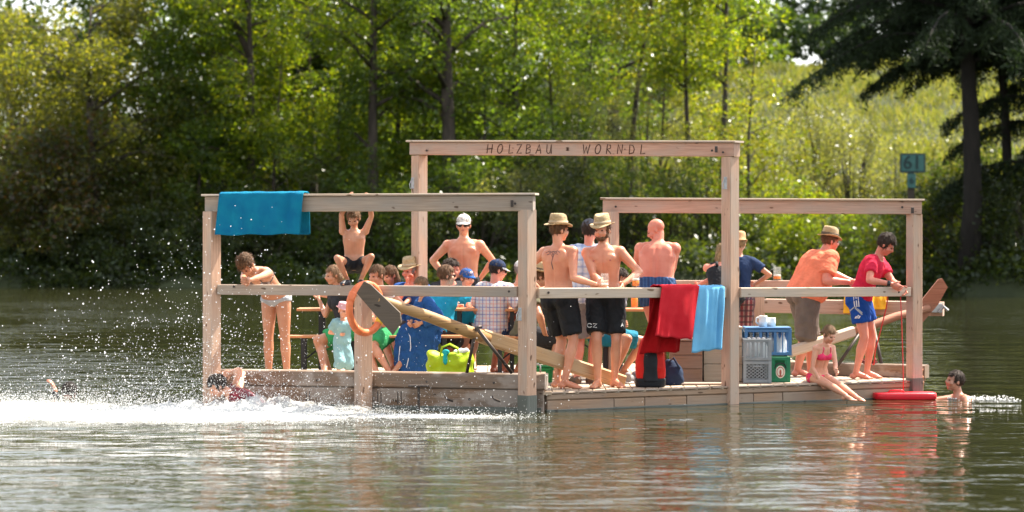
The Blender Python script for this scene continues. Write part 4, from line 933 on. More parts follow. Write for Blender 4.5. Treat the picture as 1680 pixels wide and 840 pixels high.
# 2 boy hanging from the left beam
a = Person('boy in dark trunks hanging by both hands from the left top beam', P(581, 434, .62), 0, 1.22, lean=0, curve=4, head=(-8, 32, 0), headk=1.22, hands=[P(573, 330, .44), P(605, 331, .41)], poles=[V(-1, -.2, 0), V(1, -.2, 0)], feet=[P(570, 459, .50), P(592, 459, .48)], kpoles=[V(-.35, -1, .25), V(.45, -1, .1)], toes=[-25, 20], skin='tan', hdir=(V(0, .15, 1), V(0, .15, 1)), shrug=.05, vox=.009)
a.shorts(BLACKF, .5, top=.12, loose=.012, flare=.008, name='swim_trunks'); a.hair(HAIR['light'], rough=.1); a.shoes(M_SHOE)
# 3 woman in green shorts + toddler
a = Person('woman in dark top and green shorts seated at the left end of the bench', P(570, 541, 2.72), -65, 1.66, lean=12, head=(0, 10, 0), hands=[P(523, 490, 2.95), P(520, 486, 3.1)], poles=[V(-.3, 0, -1), V(0, 0, -1)], feet=[foot(533, 2.25), foot(541, 2.6)], toes=[-70, -60], female=True, skin='tan', group=G_T)
a.shirt(DARKC, .3); a.shorts(GREENS, .75, loose=.02); a.shoes(M_SHOE); a.hair(HAIR['light'], length=.12)
a = Person('toddler in pale teal playsuit and pink hat standing between the seated people', P(561, 562, 2.12) , 20, .88, lean=4, head=(10, 10, 0), headk=1.45, hands=[P(556, 548, 2.05), P(592, 556, 2.2)], feet=[foot(553, 2.14, .5), foot(568, 2.22, .5)], toes=[20, 50], skin='pale', vox=.009)
a.shirt(BABY, .7, name='playsuit_top'); a.shorts(BABY, 1.3, top=.4, loose=.012, flare=.03, name='playsuit'); a.shoes(M_SHOER); a.hat(PINKH, None, brim=.03, crown=.08, name='sun_hat', pinch=False, z0=.05)
# 5 teen boy in the gap right of the lifebuoy
a = Person('teenage boy in pale pink shirt with short brown hair, seated right of the lifebuoy', P(634, 541, 2.85), -50, 1.62, lean=8, head=(5, 12, 0), hands=[P(612, 520, 2.5), P(640, 525, 2.5)], feet=[foot(618, 2.35), foot(640, 2.3)], headk=1.08, group=G_T)
a.shirt(PALEP, .35); a.shorts(GREENS, .9); a.hair(HAIR['brown'], rough=.1)
# 6 long haired woman
a = Person('woman with long brown hair seated behind the man in the straw hat', P(652, 535, 4.25), -20, 1.66, lean=14, head=(-30, 22, 0), hands=[P(640, 500, 3.6), P(662, 500, 3.6)], female=True, feet=[foot(645, 3.7), foot(660, 3.7)], group=G_T)
a.shirt(DARKC, .5); a.shorts(DARKC, .9); a.hair(HAIR['brown'], length=.24, low=-.1, line=.03)
# 7 hat man, hand at chin
a = Person('man in blue polo and straw hat resting his chin on his hand', P(681, 536, 4.0), -22, 1.76, lean=10, head=(-10, 8, 0), hands=[P(668, 466, 3.72), P(690, 506, 3.5)], poles=[V(-.5, -.3, -1), V(1, 0, -.5)], feet=[foot(672, 3.5), foot(690, 3.5)], skin='red', hdir=(V(.15, .2, 1), None), curl=(1.2, .6), group=G_T, fat=1.1)
a.shirt(POLO, .75); a.shorts(BROWNS, 1.0); a.hair(HAIR['grey']); a.hat(STRAW, BANDL, brim=.058)
# 8 glasses boy
a = Person('boy in teal shirt and glasses seated with his back partly to us', P(722, 541, 3.02), 140, 1.60, lean=6, head=(-35, 5, 0), hands=[P(742, 500, 3.2), P(728, 500, 3.4)], feet=[foot(730, 3.5), foot(715, 3.5)], headk=1.1, group=G_T)
a.shirt(TEALT, .6); a.shorts(DARKC, .95); a.hair(HAIR['brown'], rough=.08, size=1.13); a.sunglasses()
# 9 dark haired
a = Person('dark haired person in charcoal top on the far bench beside the blue capped boy', P(735, 534, 4.35), 20, 1.76, lean=4, head=(60, 8, 0), hands=[P(728, 500, 3.7), P(748, 502, 3.7)], feet=[foot(728, 3.8), foot(742, 3.8)], skin='red', group=G_T)
a.shirt(DARKC, .6); a.shorts(DARKC, .95); a.hair(HAIR['dark'], rough=.2, size=1.18)
# 10 cap boy
a = Person('boy in cyan shirt and blue cap facing over the table', P(760, 537, 3.92), 25, 1.50, lean=6, head=(10, 6, 0), headk=1.12, hands=[P(744, 503, 3.6), P(775, 504, 3.6)], feet=[foot(752, 3.45), foot(768, 3.45)], skin='pale', group=G_T)
a.shirt(TEALT, .7); a.shorts(DARKC, .9); a.hair(HAIR['light'], line=.03); a.cap(CAPB, badge=M_WHITE)
# 11 robe child
a = Person('child wrapped in a long blue robe with white edging, seated on the near bench', P(704, 548, 2.55), -70, 1.38, lean=6, head=(25, 10, 0), headk=1.15, hands=[P(672, 532, 2.25), P(690, 530, 2.25)], feet=[foot(642, 2.2, .8), foot(652, 2.35, .8)], toes=[-80, -75], skin='tan', vox=.009)
a.shirt(ROBE, 1.85, bottom=-.12, infl=.022, loose=.03, name='robe', neck=.94); a.hair(HAIR['light'], rough=.09); a.shoes(M_SANDAL, 'sandal')
m = MB(); hp_ = a.H; rg = []
for py_, l_, r_ in ((522, 676, 728), (532, 662, 727), (545, 653, 724), (560, 650, 720), (576, 648, 715), (592, 647, 709), (610, 650, 704)):
    t = (py_ - 522)/88; c = P((l_ + r_)/2, py_, 2.42); w = (r_ - l_)/2*(CAM_D + 2.42)/F_PX; rg.append([c + V(w*math.cos(q)*(1 + .05*math.sin(6*q + 3*t)), (.15 + .02*t)*math.sin(q)*(1 + .06*math.sin(5*q)), 0) for q in np.linspace(0, 2*math.pi, 30, endpoint=False)])
m.loft(rg)
for i in (0, 1): m.limb(a.legs[i][0], a.legs[i][1], [(0, .10), (1, .085)])
rs_ = a.cloth('robe_skirt', m, ROBE, vox=.015, wr=.012)
pts = [[P(x, y, 2.3) for x, y in ((657, 533), (666, 538), (673, 552), (674, 570), (670, 590), (667, 603))], [P(x, y, 2.3) for x, y in ((660, 552), (656, 570), (654, 592))]]
onbody(a, pts, .006, ROBE2, 'piping', rs_, CAMW, .002)
# 12 standing white cap man
a = Person('shirtless man in white cap and sunglasses standing behind the tables, hands on hips', P(761, 470, 4.6), -5, 1.91, lean=0, curve=3, head=(0, 4, 0), hands=[P(733, 456, 4.75), P(787, 458, 4.8)], poles=[V(-1, .5, .25), V(1, .6, .0)], feet=[foot(750, 4.62), foot(776, 4.62)], skin='pink', wid=1.05)
a.shorts(DARKC, .8); a.hair(HAIR['brown']); a.cap(WHITEC); a.sunglasses()
# 13 plaid man
a = Person('man in red and blue checked shirt and dark cap, seated, back to us', P(805, 541, 3.1), 150, 1.80, lean=8, head=(-40, 12, 0), hands=[P(846, 520, 3.2), P(795, 520, 3.7)], poles=[V(.6, -.8, -.3), V(-1, 0, -.3)], feet=[foot(826, 3.5), foot(810, 3.7)], fat=1.12, skin='red', group=G_T)
a.shirt(PL2, .85, bottom=-.18, infl=.028, loose=.03); a.shorts(NAVYF, 1.2); a.hair(HAIR['dark']); a.cap(NAVYF, visor=fabric('visor_pale', (.45, .45, .47))); a.sunglasses()
# 14 white cap, seated
a = Person('shirtless seated man in white cap, half hidden by the near corner post', P(838, 538, 3.9), 60, 1.80, lean=10, head=(10, 10, 0), hands=[P(850, 500, 3.6), P(872, 500, 3.7)], feet=[foot(850, 3.4), foot(860, 3.6)], group=G_T)
a.shorts(DARKC, .9); a.hair(HAIR['grey']); a.cap(WHITEC); a.sunglasses()
# 14b olive shirt
a = Person('man in olive shirt and dark shorts seated behind the near corner post', P(862, 548, 2.62), 75, 1.74, lean=12, head=(20, 12, 0), hands=[P(894, 548, 2.35), P(890, 545, 2.8)], poles=[V(.2, -1, -.3), V(0, 1, 0)], feet=[foot(905, 2.3), foot(890, 2.7)], skin='tan', group=G_T, fat=1.08)
a.shirt(OLIVE, .6, bottom=-.15, infl=.03); a.shorts(DARKC, 1.0, loose=.03); a.hair(HAIR['brown']); a.hat(STRAW, BANDD)
# 15 tattooed man
a = Person('man in straw hat and black shorts with tattooed back, holding a glass on the rail', P(917, 488, .82), 146, 1.84, lean=-1, curve=6, side=-2, head=(-26, 4, 0), hands=[P(978, 467, .50), P(884, 474, .95)], poles=[V(.1, -.5, -1), V(-1, .1, .1)], feet=[foot(926, .66), foot(914, .86)], kpoles=[V(1, -.1, 0), V(.6, .6, 0)], toes=[105, 120], skin='pink', hdir=(V(1, 0, .05), V(.6, .3, -.5)), curl=(1.1, .6), group=G_R)
sh15 = a.shorts(BLACKF, .86, top=.13, loose=.028, flare=.02); a.hair(HAIR['brown'], line=.03); a.hat(STRAW, BANDL, brim=.055, tilt=-4)
p, rr, ff, dd = a.spine(.8); T = lambda x, z: p - ff*.1 - rr*x + U*z
onbody(a, [[T(-.09, .03), T(-.05, .05), T(-.015, .03), T(0, .0)], [T(.09, .03), T(.05, .05), T(.015, .03), T(0, 0)], [T(-.07, .01), T(-.03, .02), T(0, -.02), T(.01, -.08), T(-.005, -.15)], [T(.07, .01), T(.03, .02), T(0, -.02)], [T(-.05, .03), T(0, .045), T(.05, .03)]], .0045, TATT, 'tattoo', a.bodyo, -ff, -.001)
# 16 plaid cap man
a = Person('man in pale blue checked shirt and grey cap standing between the two straw hats', P(966, 487, 1.62), 172, 1.87, lean=2, head=(-15, 6, 0), hands=[P(990, 470, 1.95), P(946, 470, 1.95)], feet=[foot(968, 1.65), foot(946, 1.55)], toes=[160, 200], skin='red', group=G_R)
a.shirt(PL1, .7, bottom=-.16, infl=.03); a.shorts(GREYF, .95); a.hair(HAIR['dark'], size=1.12); a.cap(fabric('grey_cap', (.12, .12, .14))); a.shoes(M_SANDAL)
# 17 bearded man
a = Person('bearded man in straw hat and black shorts facing us behind the rail', P(993, 488, .92), -12, 1.84, lean=0, curve=3, side=2, head=(-13, 6, 3), hands=[P(996, 474, .58), P(1022, 466, .66)], poles=[V(-1, .4, -.3), V(1, .4, 0)], feet=[foot(981, .84), foot(1008, .92)], kpoles=[V(-.1, -1, 0), V(.2, -1, 0)], toes=[-22, 30], skin='pink', hdir=(V(.9, -.3, -.1), V(-.1, -.5, -.3)), curl=(.7, .9), group=G_R)
sh17 = a.shorts(BLACKF, .84, top=.13, loose=.026, flare=.016); a.hair(HAIR['brown']); a.beard(HAIR['brown']); a.hat(STRAW, BANDL, brim=.047)
p, rr, ff, dd = a.spine(.73)
for sg in (1, -1):
    m = MB(); q = p + rr*(sg*.09) + ff*.16
    h = BVHTree.FromPolygons([v.co + world_loc(a.bodyo) for v in a.bodyo.data.vertices], [tuple(f.vertices) for f in a.bodyo.data.polygons]).ray_cast(q + ff*.3, -ff)
    if h[0]: m.ball(h[0], (.012, .004, .011), (rr, ff, dd), 10, 6); m.build('nipple', M_LIP, a.root, True)
CZ = [[(9, 6), (6, 8), (2, 8), (0, 5), (0, 3), (2, 0), (6, 0), (9, 2)], [(12, 8), (20, 8), (12, 0), (20, 0)]]
onbody(a, [[P(964 + x*.75, 534 - (y - 4)*.75, .75) for x, y in st] for st in CZ], .0055, M_WHITE, 'printed_letters', sh17, CAMW, .001)
onbody(a, [[P(1019 + x*.5, 533 - (y - 4)*.75, .75) for x, y in st] for st in ([(0, 0), (4, 8), (8, 0)], [(1, 3), (7, 3)])], .005, M_WHITE, 'printed_letters', sh17, CAMW, .001)
# 18 bald man
a = Person('bald heavy man in striped blue trunks with his back turned', P(1077, 478, 2.05), 168, 1.86, lean=4, curve=16, head=(84, 26, 0), neckl=.6, hands=[P(1100, 455, 2.62), P(1042, 458, 2.62)], poles=[V(.35, -.5, -1), V(-.35, -.5, -1)], feet=[foot(1062, 2.05), foot(1092, 2.1)], toes=[175, 160], fat=1.22, wid=1.06, skin='red', group=G_R)
a.shorts(TRUNKS, .28, top=.27, loose=.012, flare=.01, name='swim_trunks')
a.hair(HAIR['pale'], line=-.0, size=1.005, rough=.01, back=-.05) if False else None
# 19 seated, legs only
a = Person('seated person in teal shorts behind the bearded man, one bare leg tucked back', P(990, 549, 2.6), 55, 1.74, lean=16, head=(0, 20, 0), hands=[P(1012, 530, 2.4), P(1020, 535, 2.6)], feet=[foot(1008, 2.3), foot(1022, 2.75)], kpoles=[V(1, -.8, .5), V(1, 0, .5)], toes=[60, 60], skin='tan', group=G_T)
a.shorts(TEALS, .8); a.shirt(GREYF, .5); a.hair(HAIR['dark'])
# 20 tank top woman
a = Person('woman in black tank top with long blond hair behind the tall right post', P(1189, 490, 4.75), 180, 1.70, lean=34, curve=8, head=(0, 16, 0), hands=[P(1148, 466, 5.1), P(1226, 470, 5.15)], poles=[V(-1, -.3, -.2), V(1, -.3, -.2)], feet=[foot(1184, 4.7), foot(1202, 4.7)], female=True, skin='red', wid=1.32, fat=1.12)
a.shirt(BLACKF, 0, bottom=-.1, infl=.008, neck=.80, name='tank_top'); a.shorts(DARKC, .7); a.hair(HAIR['blond'], length=.2, low=-.1)
for sg in (1, -1):
    m = MB(); b0, b1 = a.spine(.76), a.spine(.99); m.tube([b0[0] + b0[1]*sg*.085 - b0[2]*.125, b0[0].lerp(b1[0], .6) + b0[1]*sg*.085 - b0[2]*.1, b1[0] + b1[1]*sg*.07 - b1[2]*.03, b1[0] + b1[1]*sg*.07 + b1[2]*.05], .018, 8); m.build('strap', BLACKF, a.root, True)
# 21 navy woman with sun hat
a = Person('woman in navy shirt, straw sun hat and patterned trousers at the far rail', P(1212, 487, 5.0), 170, 1.68, lean=4, head=(0, 12, 0), hands=[P(1240, 465, 5.15), P(1202, 468, 5.2)], poles=[V(1, -.4, -.3), V(-1, -.4, -.3)], feet=[foot(1216, 5.0), foot(1230, 5.0)], female=True, skin='tan')
a.shirt(NAVYF, .6, bottom=-.05); a.shorts(PATT, 1.75, top=.15, loose=.03, flare=.03, name='trousers'); a.hair(HAIR['blond'], line=.02); a.hat(fabric('sun_hat_felt', (.62, .36, .19), bump=.2), None, brim=.022, crown=.105, pinch=False, droop=.02, name='sun_hat', taper=.92)
# 22 orange man
a = Person('heavy man in orange shirt, straw hat and brown shorts looking out to the right', P(1320, 482, 3.0), 112, 1.79, lean=28, curve=12, head=(-8, 10, 0), hands=[P(1392, 463, 2.75), P(1398, 462, 3.3)], poles=[V(-.2, -.6, -1), V(0, 1, -.6)], feet=[foot(1308, 2.95), foot(1330, 3.1)], kpoles=[V(1, -.3, 0), V(1, 0, 0)], toes=[110, 100], fat=1.6, wid=1.14, skin='red')
a.shirt(ORANGET, .75, bottom=-.18, infl=.03, loose=.035); a.shorts(BROWNS, 1.12, loose=.03, flare=.04, top=.12); a.hair(HAIR['brown'], line=.03); a.hat(STRAW, BANDD, brim=.05, crown=.11)
# 23 red shirt man
a = Person('dark haired man in crimson shirt and blue shorts leaning on the right rail', P(1411, 489, 2.48), 68, 1.73, lean=22, curve=12, head=(8, 34, 0), hands=[P(1463, 466, 2.02), P(1476, 470, 2.2)], poles=[V(-.8, -.6, -.6), V(.4, .8, -.8)], feet=[foot(1404, 2.40), foot(1422, 2.55)], kpoles=[V(.6, -.3, 0), V(1, 0, 0)], toes=[78, 70], skin='red', hdir=(V(.9, -.1, -.5), V(.5, -.4, -.7)))
a.shirt(REDT, .62, bottom=-.02, infl=.018, loose=.022); sh23 = a.shorts(BLUES, .62, top=.14, loose=.022, flare=.02); a.hair(HAIR['dark'], rough=.14, size=1.16, fluff=.6)
el, wr = a.arms[0][1], a.arms[0][2]; m = MB(); m.tube([wr.lerp(el, .06), wr.lerp(el, .2)], .034, 14); m.build('wristwatch', M_WATCH, a.root, True)
q = lambda x, y: P(x, y, 2.35)
onbody(a, [[q(1400 + i*3.4, 487), q(1400.5 + i*3.4, 496), q(1401.5 + i*3.2, 503)] for i in range(3)], .007, M_WHITE, 'stripe', sh23, CAMW, .001)
onbody(a, [[q(1396 + i*.8, 524 - i*0), q(1391 + i*.8, 512 + i*2), ] for i in range(0)] + [[q(1389, 521), q(1393, 509), q(1399, 503)], [q(1391, 521), q(1395, 510), q(1401, 504)], [q(1402, 503), q(1408, 509), q(1413, 513)], [q(1402, 505), q(1408, 511), q(1413, 516)]], .011, SILVER, 'panel', sh23, CAMW, -.003)
onbody(a, [[q(1402, 522), q(1404, 518.5)], [q(1404.5, 522), q(1407, 516.5)], [q(1407, 522), q(1409.5, 518)]], .0075, M_WHITE, 'emblem', sh23, CAMW, .0)
# 24 girl in pink
a = Person('girl in pink bikini sitting on the deck edge with her feet in the water', P(1342, 617, 1.86), 30, 1.30, lean=12, curve=22, head=(4, 30, 0), headk=1.14, hands=[P(1347, 628, 1.66), P(1370, 607, 1.52)], poles=[V(-1, .2, 0), V(.3, .7, -.5)], feet=[P(1394, 652, 1.22), P(1404, 650, 1.35)], kpoles=[V(.3, -.5, 1), V(.5, -.4, 1)], toes=[40, 45], female=True, skin='pale', hdir=(V(.3, -.7, -.6), V(.3, -.6, -.4)), vox=.008)
a.bra(PINKB, t0=.56, t1=.74); a.briefs(PINKB, top=.08, leg=.08); a.hair(HAIR['light'], rough=.05, size=1.08, length=.05)
# swimmers
a = Person('boy swimming at the right end of the raft, only his head above the water', P(1594, 714, 2.0), -75, 1.62, lean=18, head=(0, -8, 0), headk=1.08, hands=[P(1530, 668, 1.8), P(1560, 690, 1.6)], skin='wet', group='swimmers around the raft')
a.hair(HAIR['dark'], rough=.08, size=1.12)
a = Person('swimmer behind the right corner post, only a raised hand and arm showing', P(1500, 732, 2.95), -5, 1.66, lean=6, head=(0, 0, 0), hands=[P(1513, 627, 2.6), P(1490, 690, 2.7)], poles=[V(1, -.2, -1), V(-1, 0, -1)], skin='tan', hdir=(V(-.1, 0, 1), None), curl=(.3, .6), group='swimmers around the raft')
a.hair(HAIR['dark'])
a = Person('dark haired swimmer in maroon top clinging to the left corner of the raft', P(443, 688, .36), -80, 1.70, lean=62, head=(10, 38, 0), hands=[P(377, 612, .62), P(400, 602, .80)], poles=[V(.4, -.6, .5), V(.6, 0, .3)], feet=[P(480, 720, .3), P(490, 730, .3)], skin='pale', group='swimmers around the raft')
a.shirt(MAROON, .45, bottom=-.1, infl=.012); a.shorts(MAROON, .7); a.hair(HAIR['wet'], rough=.14, size=1.16)
a = Person('swimmer far left in the foam, just dark wet hair and a bent hand showing', P(96, 731, 2.05), 170, 1.70, lean=30, head=(0, 34, 0), hands=[P(91, 640, 2.35), P(120, 700, 2.2)], poles=[V(-1, 0, 0), V(1, 0, 0)], hdir=(V(-.5, 0, 1), None), curl=(.5, .5), skin='wet', group='swimmers around the raft')
a.shirt(BLACKF, 1.9, infl=.008, loose=.008); a.hair(HAIR['wet'], rough=.08, size=1.2)
# ------------------------------------------------------------------ lake, bank, woods
def shore(x):
    return float(np.interp(x, [-80, -30, -18, -8, 0, 7, 12, 16, 30, 80], [66, 65, 63.5, 61.5, 59.5, 57.5, 52.5, 48.5, 45, 42]))
def ground_z(x, y):
    t = y - shore(x) - .6*math.sin(x*.7) - .3*math.sin(x*1.9 + 1)
    if t < 0: return max(-1.2, .35*t)
    z = .55*(1 - math.exp(-t/1.2)) + .9*(1 - math.exp(-t/7))
    u = max(0, t - 8); g = .17 if x > 3 else .13 + .04*max(0, (x + 12)/15)
    z += g*u if u < 58 else g*58 + .03*(u - 58)
    return z + .25*math.sin(x*.33 + y*.21) + .12*math.sin(x*.9 - y*.6)
M_BANK = mat('bank_soil_and_grass', (.022, .03, .010), .95, (.04, .05, .016), .6, bump=.6, bscale=4, coord='Object')
nx, ny = 110, 120; gx = np.linspace(-75, 75, nx); vs = []; 
for j in range(ny):
    v = (j/(ny-1))**1.6*170 - 4
    for x in gx:
        y = shore(x) + v; vs.append((x, y, ground_z(x, y)))
m = MB(); m._add([Vector(v) for v in vs], [(j*nx + i, j*nx + i + 1, (j+1)*nx + i + 1, (j+1)*nx + i) for j in range(ny-1) for i in range(nx-1)])
struct(m.build('hillside', M_BANK, None, True))

# lake
wm, t, b, L = nt('lake_water')
b.inputs['Base Color'].default_value = (.024, .025, .010, 1); b.inputs['Roughness'].default_value = .025; b.inputs['IOR'].default_value = 1.333
tc = t.nodes.new('ShaderNodeTexCoord')
def wn(sc, st, det, rough=.5, dist=0):
    mp = t.nodes.new('ShaderNodeMapping'); mp.inputs['Scale'].default_value = st; L(tc.outputs['Object'], mp.inputs['Vector'])
    n = t.nodes.new('ShaderNodeTexNoise'); n.inputs['Scale'].default_value = sc; n.inputs['Detail'].default_value = det; n.inputs['Roughness'].default_value = rough; n.inputs['Distortion'].default_value = dist; L(mp.outputs[0], n.inputs['Vector']); return n.outputs['Fac']
def wmath(op, a, c):
    x = t.nodes.new('ShaderNodeMath'); x.operation = op
    for i, q in enumerate((a, c)):
        if isinstance(q, (int, float)): x.inputs[i].default_value = q
        else: L(q, x.inputs[i])
    return x.outputs[0]
h1 = wmath('MULTIPLY', wn(1.0, (.75, 1.2, 1), 2), WAVE_BIG); h2 = wmath('MULTIPLY', wn(3.2, (.7, 1.2, 1), 3, .55, .3), WAVE_MID); h3 = wmath('MULTIPLY', wn(14, (.8, 1.1, 1), 2), WAVE_SMALL)
patch = t.nodes.new('ShaderNodeMapRange'); L(wn(.16, (1, .5, 1), 2), patch.inputs['Value']); patch.inputs['From Min'].default_value = .38; patch.inputs['From Max'].default_value = .62; patch.inputs['To Min'].default_value = .35; patch.inputs['To Max'].default_value = 1.3
sx_ = t.nodes.new('ShaderNodeSeparateXYZ'); L(tc.outputs['Object'], sx_.inputs[0]); wx = t.nodes.new('ShaderNodeMapRange'); L(sx_.outputs[0], wx.inputs['Value']); wx.inputs['From Min'].default_value = -3; wx.inputs['From Max'].default_value = -12; wx.inputs['To Min'].default_value = 1; wx.inputs['To Max'].default_value = 2.6
pm = wmath('MULTIPLY', patch.outputs[0], wx.outputs[0])
wy = t.nodes.new('ShaderNodeMapRange'); L(sx_.outputs[1], wy.inputs['Value']); wy.inputs['From Min'].default_value = -3; wy.inputs['From Max'].default_value = -10; wy.inputs['To Min'].default_value = 1; wy.inputs['To Max'].default_value = 1.35; pm = wmath('MULTIPLY', pm, wy.outputs[0])
hh = wmath('ADD', h1, wmath('MULTIPLY', wmath('ADD', h2, h3), pm))
bp = t.nodes.new('ShaderNodeBump'); bp.inputs['Strength'].default_value = 1; bp.inputs['Distance'].default_value = 1; L(hh, bp.inputs['Height']); L(bp.outputs[0], b.inputs['Normal'])
m = MB(); m._add([V(-150, -60, 0), V(150, -60, 0), V(150, 120, 0), V(-150, 120, 0)], [(0, 1, 2, 3)]); struct(m.build('water', wm))

# ---- leaves
def leaf_mesh(name, pos, size, nrm_up=.0, aspect=.5, droop=0, rng=RNG):
    pos = np.asarray(pos, dtype=np.float32); n = len(pos)
    d = rng.normal(size=(n, 3)); d[:, 2] = d[:, 2]*.7 - droop; d /= np.linalg.norm(d, axis=1)[:, None]
    w = rng.normal(size=(n, 3)); w[:, :2] *= (1 - nrm_up*.5); w -= d*(w*d).sum(1)[:, None]; w /= np.linalg.norm(w, axis=1)[:, None]
    l = size*rng.uniform(.6, 1.35, n)[:, None]
    v = np.stack([pos - d*l*.5, pos + w*l*aspect*.5, pos + d*l*.5, pos - w*l*aspect*.5], 1).reshape(-1, 3)
    return v
def quads(name, v, extra=None):
    me = bpy.data.meshes.new(name); n = len(v)//4
    me.vertices.add(len(v)); me.vertices.foreach_set('co', v.astype(np.float32).ravel()); me.loops.add(n*4); me.loops.foreach_set('vertex_index', np.arange(n*4, dtype=np.int32))
    me.polygons.add(n); me.polygons.foreach_set('loop_start', np.arange(0, n*4, 4, dtype=np.int32)); me.update(calc_edges=True); me.validate(); return me
DENS = 3.6
def clumps(centres, radii, per, rng=RNG, flat=.75):
    out = []
    for c, r in zip(centres, radii):
        n = int(per*DENS*(r**2)); u = rng.normal(size=(n, 3)); u /= np.linalg.norm(u, axis=1)[:, None]
        rad = r*rng.uniform(.35, 1.08, n)**.6; p = u*rad[:, None]; p[:, 2] *= flat; out.append(p + c)
    return np.concatenate(out) if out else np.zeros((0, 3))
BARK = mat('bark', (.075, .058, .045), .9, (.035, .028, .022), 5, bump=.8, bscale=14, stretch=(1, 1, .3)); BARKL = mat('bark_grey', (.15, .13, .11), .9, (.08, .07, .06), 5, bump=.8, bscale=14, stretch=(1, 1, .3))
LEAF = {'lime': leaf_mat('leaf_lime', (.06, .10, .012), (.09, .135, .015), (.14, .158, .018), .54), 'mid': leaf_mat('leaf_mid', (.038, .072, .016), (.055, .095, .02), (.085, .12, .026), .5),
 'olive': leaf_mat('leaf_olive', (.048, .064, .018), (.075, .09, .024), (.125, .125, .034), .5, .35), 'dark': leaf_mat('leaf_dark', (.024, .04, .014), (.034, .055, .018), (.055, .07, .022), .42), 'silver': leaf_mat('leaf_silver', (.07, .09, .05), (.11, .13, .075), (.17, .18, .11), .45, .35),
 'gold': leaf_mat('leaf_gold', (.065, .10, .016), (.095, .125, .02), (.15, .145, .024), .5), 'rust': leaf_mat('leaf_rust', (.035, .052, .02), (.045, .052, .022), (.085, .045, .022), .4), 'needle': leaf_mat('needle_dark', (.011, .021, .008), (.015, .028, .009), (.021, .036, .011), .22, .9, (1.6, 1.6, .8)), 'blue': leaf_mat('leaf_far', (.03, .06, .03), (.04, .075, .036), (.055, .09, .04), .3)}
def tree(label, px, y, h, r, leaf, trunk=.18, base=.28, lean=0, n_limb=22, per=90, leafsize=.17, group=None, fork=None, bark=BARK, clump=.95, seed=None, name='tree', cat='tree', bend=.5, zscale=.75):
    rng = np.random.default_rng(seed if seed is not None else int(px*13 + y*7)); x = X(px, y); z = ground_z(x, y) - .1; tr = thing(name, label, cat, (x, y, z), group)
    o = V(x, y, z); m = MB(); n = 9; pts = []; 
    for i in range(n):
        t = i/(n-1); pts.append(o + V(lean*t**1.2 + bend*.25*math.sin(t*5 + px), .3*math.sin(t*3 + px*.3), h*.93*t))
    def at(t): i = min(int(t*(n-1)), n-2); return pts[i].lerp(pts[i+1], t*(n-1) - i)
    m.tube(pts, [trunk*(1.25 if i == 0 else 1)*(1 - .85*(i/(n-1))**.9) for i in range(n)], 9)
    cs, rs = [], []
    if fork: 
        f0 = at(fork); f1 = f0 + V(fork_dir(px)*h*.13, 0, h*.28); f2 = f1 + V(fork_dir(px)*h*.05, 0, h*.25); m.tube([f0, f1, f2], [trunk*.6, trunk*.42, trunk*.12], 8)
    for i in range(n_limb):
        t = base + (1 - base)*(i + rng.uniform(0, .8))/n_limb; p = at(min(t, .99)); a = rng.uniform(0, 2*math.pi)
        u = (t - base)/(1 - base); rr = r*(.55 + .75*math.sin(math.pi*min(1, u*.85 + .12)))*rng.uniform(.55, 1.1)
        e = p + V(math.cos(a)*rr, math.sin(a)*rr, rr*rng.uniform(.05, .6)); mid = p.lerp(e, .55) + V(0, 0, rr*.12)
        lr = trunk*.36*(1 - .6*u); m.tube([p, mid, e], [lr, lr*.6, lr*.18], 6)
        for q in range(3):
            s = (.45, .75, 1.02)[q]; c = p.lerp(e, s) + V(*(rng.normal(size=3)*.28*clump)); cs.append(np.array(c)); rs.append(clump*rng.uniform(.55, 1.1)*(.8 if q == 0 else 1))
    m.build('trunk', bark, tr, True)
    p = clumps(cs, rs, per, rng, zscale); p = p[p[:, 2] > z + .15]; v = leaf_mesh('crown', p, leafsize, rng=rng)
    link('crown', quads('crown', v), LEAF[leaf], tr); return tr
def fork_dir(px): return 1 if int(px) % 2 else -1
def shrub(label, px, y, h, r, leaf, per=240, leafsize=.12, group='shrubs along the bank', n=26, seed=None, name='shrub', aspect=.45, upright=0):
    rng = np.random.default_rng(seed if seed is not None else int(px*3 + y*17)); x = X(px, y); z = ground_z(x, y) - .05; tr = thing(name, label, 'shrub', (x, y, z), group); cs, rs = [], []; m = MB()
    for i in range(n):
        a = rng.uniform(0, 6.28); q = r*math.sqrt(rng.uniform(0, 1)); hh = h*rng.uniform(.25, .95)*(1 - .45*(q/r)**2); c = V(x + q*math.cos(a), y + q*math.sin(a)*.8, z + hh)
        m.tube([V(x + .2*math.cos(a), y + .2*math.sin(a), z), V(x, y, z).lerp(c, .55) + V(0, 0, .12*hh), c], [.035, .022, .006], 5); cs.append(np.array(c)); rs.append(rng.uniform(.35, .62)*min(1.25, r*.55))
    m.build('stem', BARK, tr, True)
    p = clumps(cs, rs, per, rng, .8 + upright*.5); p = p[p[:, 2] > z]; link('foliage', quads('foliage', leaf_mesh('f', p, leafsize, aspect=aspect, rng=rng, droop=-upright)), LEAF[leaf], tr); return tr

